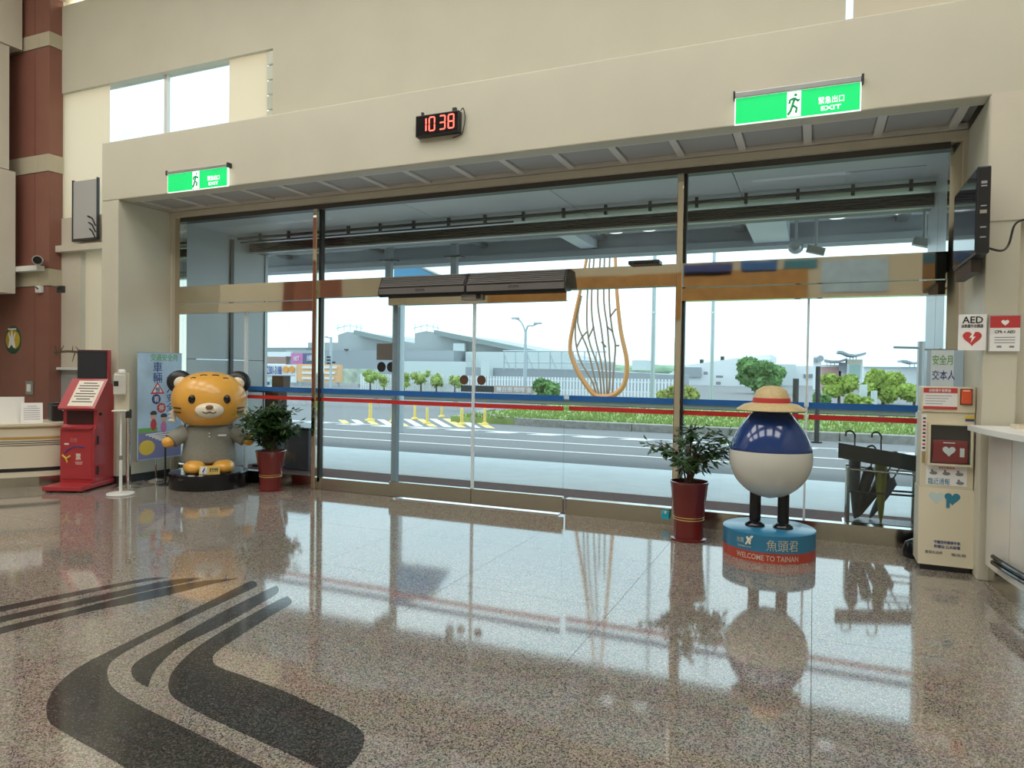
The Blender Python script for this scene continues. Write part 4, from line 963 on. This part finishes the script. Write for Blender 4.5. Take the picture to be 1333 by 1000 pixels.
for px, py, lb in ((1036, 322, 'pale dome security camera under the canopy'), (1062, 326, 'pale bullet security camera under the canopy'), (1203, 316, 'small bullet security camera by the right outdoor wall')):
    p = at(px, py, 9.2 if px > 1100 else 10.2); t = thing('outdoor_camera', lb, 'security camera', p)
    if px == 1036: MB().ell((0, 0, 0), .10, .10, .09, 16, 10).build('body', ALU, t, True)
    else: MB().obox((0, 0, 0), (.11, .0, -.03), (0, .05, 0), (.012, 0, .045)).build('body', ALU, t)
    MB().tube([(0, 0, .05), (0, 0, (3.84 if px < 1100 else 3.84)-p.z)], .02, 8).build('mount_arm', ALU, t)

# ------------------------------------------------------------------ far things
def slab(name, m, par, x0, y0, x1, y1, Y, depth=.4, z0=None):
    """box whose front face stands at distance Y and spans the surveyed pixels"""
    a = at(x0, y0, Y); b = at(x1, y1, Y); lo = min(a.z, b.z) if z0 is None else z0
    return box(name, m, par, min(a.x, b.x), max(a.x, b.x), Y, Y+depth, lo, max(a.z, b.z))
def gable(name, m, par, pts, Y, depth, z0=0):
    q = [at(px, py, Y) for px, py in pts]; poly = [(p.x, p.z) for p in q]; poly = [(poly[0][0], z0)]+poly+[(poly[-1][0], z0)]
    return MB().prism(poly, Y, Y+depth, 'y').build(name, m, par)
wh = thing('warehouse', 'large grey warehouse with two stepped gables beyond the road', 'building', (0, 0, 0))
gable('hall_wall', WARE, wh, [(401, 446), (440, 446), (440, 436), (452, 432), (464, 433), (540, 447), (540, 434), (554, 431), (568, 433), (640, 447), (742, 468)], 76, 20)
def roofedge(x0, y0, x1, y1, Y):
    a = at(x0, y0, Y); b = at(x1, y1, Y); d = (b-a)/2; MB().obox((a+b)/2, d, (0, .6, 0), (0, 0, .28)).build('roof_edge', ROOFG, wh)
roofedge(464, 433, 516, 444, 75.3); roofedge(568, 433, 742, 468, 75.3); roofedge(340, 455.5, 402, 455.5, 72)
slab('lower_wall', WARE3, wh, 412, 456, 590, 500, 72, 3.0, 0); slab('lower_wall', WARE2, wh, 590, 447, 604, 500, 75, .5, 0)
slab('pale_wall', WARE2, wh, 514, 470, 606, 505, 70, 1.5, 0); slab('pale_wall', WARE2, wh, 606, 458, 740, 505, 74, 1.5, 0)
for k in range(5):
    rr = MB(); x0 = (440, 448, 456, 464, 470)[k]; p = at(x0, 431, 75.5); rr.tube([p, p+Vector((0, 0, .9))], .05, 5); rr.build('rail_post', POLEG, wh)
    p = at(x0+100, 431, 75.5); MB().tube([p, p+Vector((0, 0, .9))], .05, 5).build('rail_post', POLEG, wh)
for x0, x1 in ((438, 472), (538, 572)): MB().tube([at(x0, 427.5, 75.5), at((x0+x1)/2, 423.5, 75.5), at(x1, 427.5, 75.5)], .05, 5).build('roof_rail', POLEG, wh)
slab('roof_vent', DARK, wh, 448, 454.5, 452, 456, 71.8, .3)
lw = thing('long_shed', 'long low blue-grey shed behind the leaf sculpture', 'building')
gable('wall', WARE3, lw, [(606, 478), (640, 479), (740, 481), (872, 488)], 60, 10); 
for k in range(9):
    x = 656+15*k; p = at(x, 481, 59.5); q = at(x, 458, 59.5); MB().tube([p, q], .07, 5).build('roof_frame_post', POLEG, lw); 
    if k < 8 and k % 2 == 0: MB().tube([at(x, 460, 59.5), at(x+8, 480, 59.5)], .07, 5).build('roof_brace', POLEG, lw)
for y0 in (457, 472): MB().tube([at(655, y0, 59.5), at(790, y0+1, 59.5)], .06, 5).build('roof_rail', POLEG, lw)
slab('roof_unit', WARE2, lw, 823, 469, 842, 482, 61, 3)
slab('wall_box', WARE2, lw, 626, 470, 637, 490, 59, .8)
# picket fence
pf = thing('picket_fence', 'white vertical picket fence in front of the warehouse', 'fence', (0, 44, 0))
zt = at(600, 489, 44).z; xa = at(470, 500, 44).x; xb = at(880, 500, 44).x; npk = 110
pk = MB().box(-.06, .06, 0, .06, 0, zt).mesh('picket', BWHITE)
for k in range(npk):
    o = D.objects.new('picket', pk); COL.objects.link(o); o.parent = pf; o.location = (xa+(xb-xa)*k/(npk-1), 0, 0)
for z in (.3, zt-.25): box('fence_rail', BWHITE, pf, xa, xb, .06, .1, z, z+.08)
# billboards
bb = thing('billboard', 'white and orange billboard wall at the left, beyond the road', 'billboard', (0, 0, 0))
slab('white_panel', BWHITE, bb, 330, 474, 386, 498, 48, .3); slab('orange_panel', mat('board_orange', (.80, .47, .24), .6), bb, 386, 474, 443, 498, 48, .3)
for k in range(3): 
    for x0, x1 in ((393, 409), (418, 438)): slab('orange_print', BWHITE, bb, x0, 477+7*k, x1-2*k, 480+7*k, 47.9, .1)
p = at(357, 482, 47.88); text('lettering', '2301-3188', 1.0, NAVY, bb, p, width=1.6, ext=.01)
for px in (372, 380):
    p = at(px, 481, 47.9); MB().lathe([(.22, 0), (.30, 0), (.30, .05), (.22, .05)], 16).build('ring_print', ORN, bb).matrix_local = Matrix.Translation(p) @ Matrix.Rotation(PI/2, 4, 'X')
for px in (350, 390, 438): slab('post', POLEG, bb, px, 498, px+2, 510, 48.2, .2, 0)
bb = thing('billboard', 'pink and navy billboard above the orange one', 'billboard')
slab('pink_panel', PINK, bb, 379, 460, 394, 474, 52, .3); slab('navy_panel', mat('board_navy', (.12, .13, .24), .6), bb, 394, 460, 413, 474, 52, .3)
p = at(386, 467, 51.9); text('lettering', 'HOT', .6, BWHITE, bb, p, width=.6, ext=.01); p = at(404, 466, 51.9); text('lettering', '台南航空', .6, BWHITE, bb, p, width=.8, ext=.01)
slab('brown_wall', mat('brick_far', (.35, .24, .21), .7), bb, 330, 464, 372, 474, 53, .3); slab('white_band', BWHITE, bb, 330, 458, 378, 464, 53, .3); slab('side_panel', WARE, bb, 372, 456, 412, 476, 53.5, .3, 0)
bb = thing('mural_board', 'pale green printed mural board beside the orange billboard', 'billboard')
slab('panel', mat('mural_green', (.50, .60, .52), .6, noise=(1.2, .35)), bb, 443, 480, 491, 500, 50, .2); slab('post', POLEG, bb, 466, 500, 468, 512, 50.2, .2, 0)
bt = thing('guard_booth', 'small grey booth in front of the white billboard', 'booth'); slab('cabin', WARE2, bt, 343, 489, 361, 506, 34, 1.2, 0); slab('roof', WARE3, bt, 342, 488, 363, 489.6, 33.9, 1.5); slab('window', BGREEN, bt, 351, 494, 360, 500, 33.95, .1); slab('blue_panel', NAVY, bt, 344, 497, 350, 501, 33.95, .1)
sb = thing('roadside_sign', 'long black and brown sign with white lettering behind the guard rail', 'sign'); slab('black_panel', BLACK, sb, 600, 501.5, 643, 511, 38, .15); slab('brown_panel', mat('sign_brown', (.45, .33, .28), .6), sb, 643, 502, 695, 513, 38, .15)
p = at(669, 507.5, 37.97); text('lettering', '機台南·咖啡 金', .32, BWHITE, sb, p, width=at(692, 507, 38).x-at(646, 507, 38).x, ext=.01)
for px in (605, 640, 690): slab('post', POLEG, sb, px, 511, px+1.5, 520, 38.15, .15, 0)
# dark planter and stand just outside the left bay
t = thing('outdoor_bin', 'dark tall bin standing outside the left bay', 'bin', (-7.25, 8.55, 0)); box('body', mat('bin_dark', (.06, .062, .075), .5), t, -.13, .33, -.15, .2, 0, .62, .02); box('lid', BLACK, t, -.14, .34, -.16, .21, .62, .65, .01)
t = thing('outdoor_lectern', 'dark stand with a board outside the left bay behind the plant', 'stand', (-7.75, 8.6, 0)); box('column', mat('stand_dark', (.03, .025, .025), .5), t, -.10, .16, -.1, .1, .02, 1.16); box('base', BLACK, t, -.25, .3, -.2, .2, 0, .04); box('top_board', BLACK, t, -.75, .10, -.15, .15, 1.16, 1.20); box('sign_box', mat('box_brown', (.10, .08, .06), .6), t, .02, .24, -.08, .08, 1.22, 1.42); MB().obox((.22, -.05, .80), (.10, 0, .0), (0, .01, 0), (.0, 0, .09)).build('plate', BLACK, t)

# leaf sculpture
lsY = 26.0
lp = at(787, 516, lsY); ls = thing('leaf_sculpture', 'tall copper leaf-shaped outline sculpture with branching bronze veins', 'sculpture', (lp.x, lsY, .17))
def L_(px, py): p = at(px, py, lsY); return (p.x-lp.x, 0, p.z-.17)
left = [L_(*q) for q in ((786, 517), (773, 513), (757, 492), (746, 470), (742, 450), (747, 418), (755, 380), (764, 335), (774, 280), (784, 215), (789, 165))]
right = [L_(*q) for q in ((786, 517), (801, 513), (813, 499), (816, 470), (808, 430), (803, 380), (801, 335), (798, 280), (794, 215), (789, 165))]
for pts in (left, right):
    sp = spline(pts, 5); k = len(sp); MB().tube(sp, [.115-.08*i/(k-1) for i in range(k)], 8).build('frame', COPPER, ls, True)
veins = [[(776, 512), (770, 495), (755, 468), (749, 440), (750, 410)], [(780, 514), (773, 488), (765, 455), (752, 420), (757, 385)], [(783, 515), (779, 480), (766, 440), (764, 400), (768, 335), (775, 280)], [(787, 515), (783, 475), (775, 440), (770, 400), (773, 340), (781, 270)],
         [(790, 515), (789, 480), (783, 430), (778, 390), (782, 330), (788, 250)], [(792, 514), (794, 480), (791, 430), (786, 390), (787, 330)], [(797, 513), (799, 480), (801, 450), (797, 430), (793, 390), (794, 320)], [(766, 440), (773, 425)], [(783, 445), (789, 452)], [(801, 450), (806, 450)], [(790, 425), (798, 432)], [(794, 413), (802, 402)], [(764, 432), (757, 440), (751, 452)]]
for v in veins:
    sp = spline([L_(*q) for q in v], 4); MB().tube(sp, .036, 6).build('vein', VEIN, ls, True)
MB().lathe([(.9, -.1), (.85, .12), (.5, L_(786, 519)[2])], 18).build('plinth', KERB, ls)
# poles and street lamps
def pole(px, py0, py1, Y, r, label, name='flag_pole'):
    p = at(px, py0, Y); q = at(px+(py0-py1)*.0137, py1, Y); t = thing(name, label, 'pole', (p.x, Y, 0)); MB().tube([(0, 0, 0), (0, 0, q.z)], [r, r*.75], 10).build('shaft', POLEG, t, True); MB().lathe([(r*2, 0), (r*2, .05), (r*1.2, .3)], 12).build('base', POLEG, t); MB().lathe([(r*1.2, at(px, 408, Y).z), (r*1.2, at(px, 406, Y).z)], 10).build('joint', BWHITE, t); return t
pole(849, 518, 200, 27, .085, 'tall pale pole just left of the right mullion'); pole(926, 518, 200, 27, .07, 'tall grey pole behind the blue sculpture')
p = at(683, 510, 40); t = thing('street_lamp', 'double-armed street lamp behind the guard rail', 'street lamp', (p.x, 40, 0)); zt = at(684, 432, 40).z
MB().tube([(0, 0, 0), (0, 0, zt)], [.13, .09], 8).build('shaft', POLEG, t, True)
for sx, px, py in ((-1, 671, 414.5), (1, 700, 421)):
    e = at(px, py, 40)-Vector((p.x, 40, 0)); MB().tube(spline([(0, 0, zt-.1), (sx*.15, 0, zt+.35), (e.x*.6, 0, e.z-.12), (e.x, 0, e.z)]), .06, 7).build('arm', POLEG, t, True); box('lamp_head', POLEG, t, e.x-.25, e.x+.25, -.12, .12, e.z-.05, e.z+.07, .03)
p = at(430, 535, 30); t = thing('street_lamp', 'slim street lamp with a single arm before the warehouse', 'street lamp', (p.x, 30, 0)); zt = at(431, 439, 30).z
MB().tube([(0, 0, 0), (0, 0, zt)], .07, 8).build('shaft', POLEG, t, True); MB().tube([(0, 0, zt-.05), (-.28, 0, zt)], .04, 6).build('arm', POLEG, t); box('lamp_head', POLEG, t, -.45, -.22, -.06, .06, zt-.03, zt+.05)
for k, (px, py) in enumerate(((427, 465), (427, 469), (427, 473), (434, 472))): q = at(px, py, 29.8)-Vector((p.x, 30, 0)); box('sign_plate', DARK, t, q.x-.09, q.x+.09, -.2, -.15, q.z-.05, q.z+.05)
for px, ya, yb, Y, lb in ((1063, 572, 477, 17.6, 'thin dark post in front of the median kerb'), (1035, 545, 493, 21, 'short dark post on the median')):
    p = at(px, ya, Y); q = at(px, yb, Y); t = thing('road_post', lb, 'post', (p.x, Y, .0)); MB().tube([(0, 0, 0), (0, 0, q.z)], .055 if px > 1050 else .08, 8).build('shaft', DARK, t); MB().lathe([(.12, 0), (.12, .03)], 12).build('foot', DARK, t)
p = at(1200, 453, 12.5); t = thing('barrier_arm', 'slim grey horizontal arm beyond the right wall', 'barrier', (p.x, 12.5, 0)); q = at(1163, 452, 12.5); MB().tube([(0, 0, p.z), (q.x-p.x, 0, q.z)], .02, 6).build('arm', ALU, t); MB().tube([(0, 0, 0), (0, 0, p.z+.1)], .06, 8).build('column', GREYP, t)
# trees
def blob_tree(name, label, px, py_base, py_top, halfw, Y, m, seed, n=9, leafn=900, ls_=.22, flat=1.0, trunk=True):
    rnd = random.Random(seed); b = at(px, py_base, Y); tp = at(px, py_top, Y); hw = abs(at(px+halfw, 490, Y).x-at(px-halfw, 490, Y).x)/2
    zb = .15 if Y < 30 else 0.0; H = tp.z
    t = thing(name, label, 'tree' if trunk else 'bush', (b.x, Y, zb))
    if trunk: MB().tube([(0, 0, 0), (0, 0, H*.65)], [hw*.10, hw*.05], 8).build('trunk', BARK, t, True)
    m_ = MB(); z0 = max(.15, b.z) if trunk else -.25; cz = (H+z0)/2; hz = (H-z0)/2
    bl = [(0, 0, cz, .72)]+[(rnd.uniform(-.62, .62)*hw, rnd.uniform(-.5, .5)*hw, cz+rnd.uniform(-.5, .55)*hz, rnd.uniform(.34, .5)) for _ in range(n)]
    core = MB()
    for x, y, z, r in bl: core.ell((x, y, z-zb), hw*r*.66, hw*r*.66, hz*r*.68*flat, 12, 7)
    core.build('crown_core', m, t, True)
    for k in range(int(leafn*2.2)):
        x, y, z, r = rnd.choice(bl); r *= rnd.uniform(.72, 1.06); d = Vector((rnd.gauss(0, 1), rnd.gauss(0, 1), rnd.gauss(0, 1))).normalized(); q = Vector((x+d.x*hw*r*.95, y+d.y*hw*r*.95, z-zb+d.z*hz*r*flat))
        if q.z < -.1: continue
        a = Vector((rnd.gauss(0, 1), rnd.gauss(0, 1), rnd.gauss(0, 1))).normalized(); u = d.cross(a).normalized()*ls_*1.35; v = (d*.4+a*.6).normalized()*ls_*1.35
        m_.add([q-u*.5, q+v*.6, q+u*.5, q-v*.6], [(0, 1, 2, 3)])
    f = m_.build('foliage', m, t); f['kind'] = 'stuff'; return t
blob_tree('round_bush', 'round green bush behind the guard rail, left of the leaf sculpture', 715, 516, 491, 20, 34, TREE1, 1, 8, 900, .14, 1, False)
blob_tree('flowering_bush', 'reddish green bush behind the right mullion', 884, 517, 496, 28, 34, mat('bush_mixed', (.34, .38, .10), .7, noise=(2, .4), trans=.2), 2, 9, 900, .14, 1, False)
blob_tree('broad_tree', 'broad dark green tree behind the straw hat', 986, 516, 466, 37, 60, TREE1, 3, 12, 1600, .34)
blob_tree('pruned_pine', 'layered lime green pine right of the blue sculpture', 1092, 524, 484, 25, 36, TREE2, 4, 10, 1100, .15, .8)
blob_tree('round_tree', 'rounded lime green tree left of the AED cabinet', 1150, 526, 482, 30, 44, TREE2, 5, 11, 1300, .22)
blob_tree('small_tree', 'small lime tree behind the AED cabinet edge', 1190, 526, 498, 22, 40, TREE2, 6, 8, 700, .2)
blob_tree('garden_shrub', 'low lime shrub between pine and rounded tree', 1122, 526, 512, 26, 33, TREE2, 8, 8, 700, .13, 1, False)
blob_tree('garden_shrub', 'low shrub at the foot of the dark post', 1072, 526, 508, 14, 32, TREE1, 9, 6, 500, .13, 1, False)
for k, (px, top, hw) in enumerate(((482, 481, 10), (500, 486, 8), (526, 484, 9), (548, 479, 11), (568, 485, 10), (592, 487, 9))):
    blob_tree('street_tree', ['thin young street tree beside the mural board', 'small young tree behind the dark door notice', 'small young tree right of the door stile', 'tallest young tree before the pale warehouse wall', 'young tree before the picket fence', 'smallest young tree near the black sign'][k], px, 506, top, hw, 43, mat('leaf_young', (.42, .52, .16), .7, noise=(2, .3), trans=.3), 20+k, 5, 90, .13)
rt_ = thing('tree_line', 'far dark green tree line on the horizon', 'trees', (0, 150, 0)); rnd = random.Random(3)
tl_ = MB(); x0 = at(760, 480, 150).x; x1 = at(1240, 480, 150).x; 
for k in range(60):
    x = x0+(x1-x0)*k/59; px_ = 760+480*k/59; h = at(px_, 476 if px_ < 900 else 486, 150).z*rnd.uniform(.85, 1.05); tl_.ell((x, rnd.uniform(0, 6), h*.5), 4, 3, h*.55, 10, 7)
o = tl_.build('crowns', TREE3, rt_); o['kind'] = 'stuff'
# white buildings at the right
hb = thing('white_hangar', 'white hangar building with a grey upper storey behind the mullion', 'building')
gable('wall', BWHITE, hb, [(872, 486), (889, 476), (912, 473), (960, 466), (1004, 462)], 95, 14); slab('grey_storey', WARE3, hb, 889, 478, 912, 491, 94.5, .5); slab('side_hall', WARE2, hb, 962, 468, 1000, 510, 94, 1, 0)
for x0, y0, x1, y1 in ((916, 484, 921, 488), (932, 489, 941, 492), (932, 497, 938, 501), (905, 511, 925, 516), (945, 511, 962, 516)): slab('window', GREYT, hb, x0, y0, x1, y1, 93.9, .2)
slab('roof_edge', ROOFG, hb, 889, 504, 938, 504.8, 93.8, .5)
for px, py in ((913, 471), (940, 467)): slab('roof_tank', DARK, hb, px-2, py-3, px+2, py+3, 96, 1)
hb = thing('white_block', 'white block with small windows behind the dark posts', 'building'); slab('wall', BWHITE, hb, 1008, 476, 1062, 520, 112, 8, 0); slab('wall', WARE2, hb, 1004, 474, 1035, 520, 110.5, .8, 0)
for x0 in (1046, 1053): slab('window', GREYT, hb, x0, 487, x0+5, 492, 111.8, .2)
tw_ = thing('sign_tower', 'white sign tower with a round mark beside the pink building', 'tower'); slab('shaft', BWHITE, tw_, 1059, 464, 1068, 520, 84, 2, 0); slab('blue_band', WARE3, tw_, 1059, 466, 1064, 472, 83.8, .2)
p = at(1068, 467, 83.7); MB().lathe([(.25, 0), (.36, 0), (.36, .1), (.25, .1)], 14).build('ring_mark', WARE3, tw_).matrix_local = Matrix.Translation(p) @ Matrix.Rotation(PI/2, 4, 'X')
pb = thing('pink_building', 'pink terminal building with a curved grey roof wing', 'building'); slab('wall', BPINK, pb, 1068, 478, 1094, 520, 92, 6, 0); slab('fascia', BWHITE, pb, 1068, 475, 1094, 478, 91.8, 6); slab('dark_sign', WARE3, pb, 1092, 472, 1103, 483, 91, 1); slab('white_wall', BWHITE, pb, 1092, 483, 1104, 520, 92, 5, 0)
slab('tower', BWHITE, pb, 1103, 468, 1122, 520, 90, 5, 0); slab('tower_glass', BGREEN, pb, 1106, 475, 1120, 492, 89.8, .3); slab('tower_crown', mat('crown_beige', (.66, .63, .52), .6), pb, 1103, 468, 1122, 474, 89.9, 5)
def wing(par, pts, Y):
    q = [at(px, py, Y) for px, py in pts]; n_ = len(q); poly = [(p.x, p.z+.12) for p in q]+[(p.x, p.z-.12) for p in reversed(q)]; MB().prism(poly, Y-2, Y+4, 'y').build('roof_wing', WARE3, par)
wing(pb, [(1090, 458.5), (1096, 459), (1104, 462.5), (1112, 463.5), (1120, 462), (1126, 460.5)], 90); wing(pb, [(1073, 469.5), (1082, 471), (1092, 471), (1102, 468)], 92)
for px in (1106, 1110, 1114): slab('roof_strut', BWHITE, pb, px, 462, px+1, 468, 91, .3)
for px in (1076, 1081, 1086): slab('roof_strut', BWHITE, pb, px, 470, px+.8, 476, 92.5, .3)
lb_ = thing('pale_terminal', 'long pale terminal building with a roof wing at far right', 'building'); slab('wall', BWHITE, lb_, 1124, 478, 1215, 520, 110, 8, 0); slab('parapet', WARE2, lb_, 1124, 477, 1215, 479, 109.5, 8)
wing(lb_, [(1172, 470), (1178, 470.5), (1186, 473), (1200, 472.5), (1212, 471)], 109)
for px in (1184, 1190, 1196): slab('roof_strut', BWHITE, lb_, px, 473, px+.8, 478, 110, .3)
slab('dark_trees', TREE3, lb_, 1172, 489, 1215, 501, 100, 2, 0) if False else None
pv = thing('stone_plinth', 'pale concrete plinth between pine and rounded tree', 'plinth'); slab('block', WARE2, pv, 1120, 501, 1129, 512, 38, .6, 0); slab('low_block', WARE2, pv, 1135, 509, 1142, 517, 37, .6, 0)
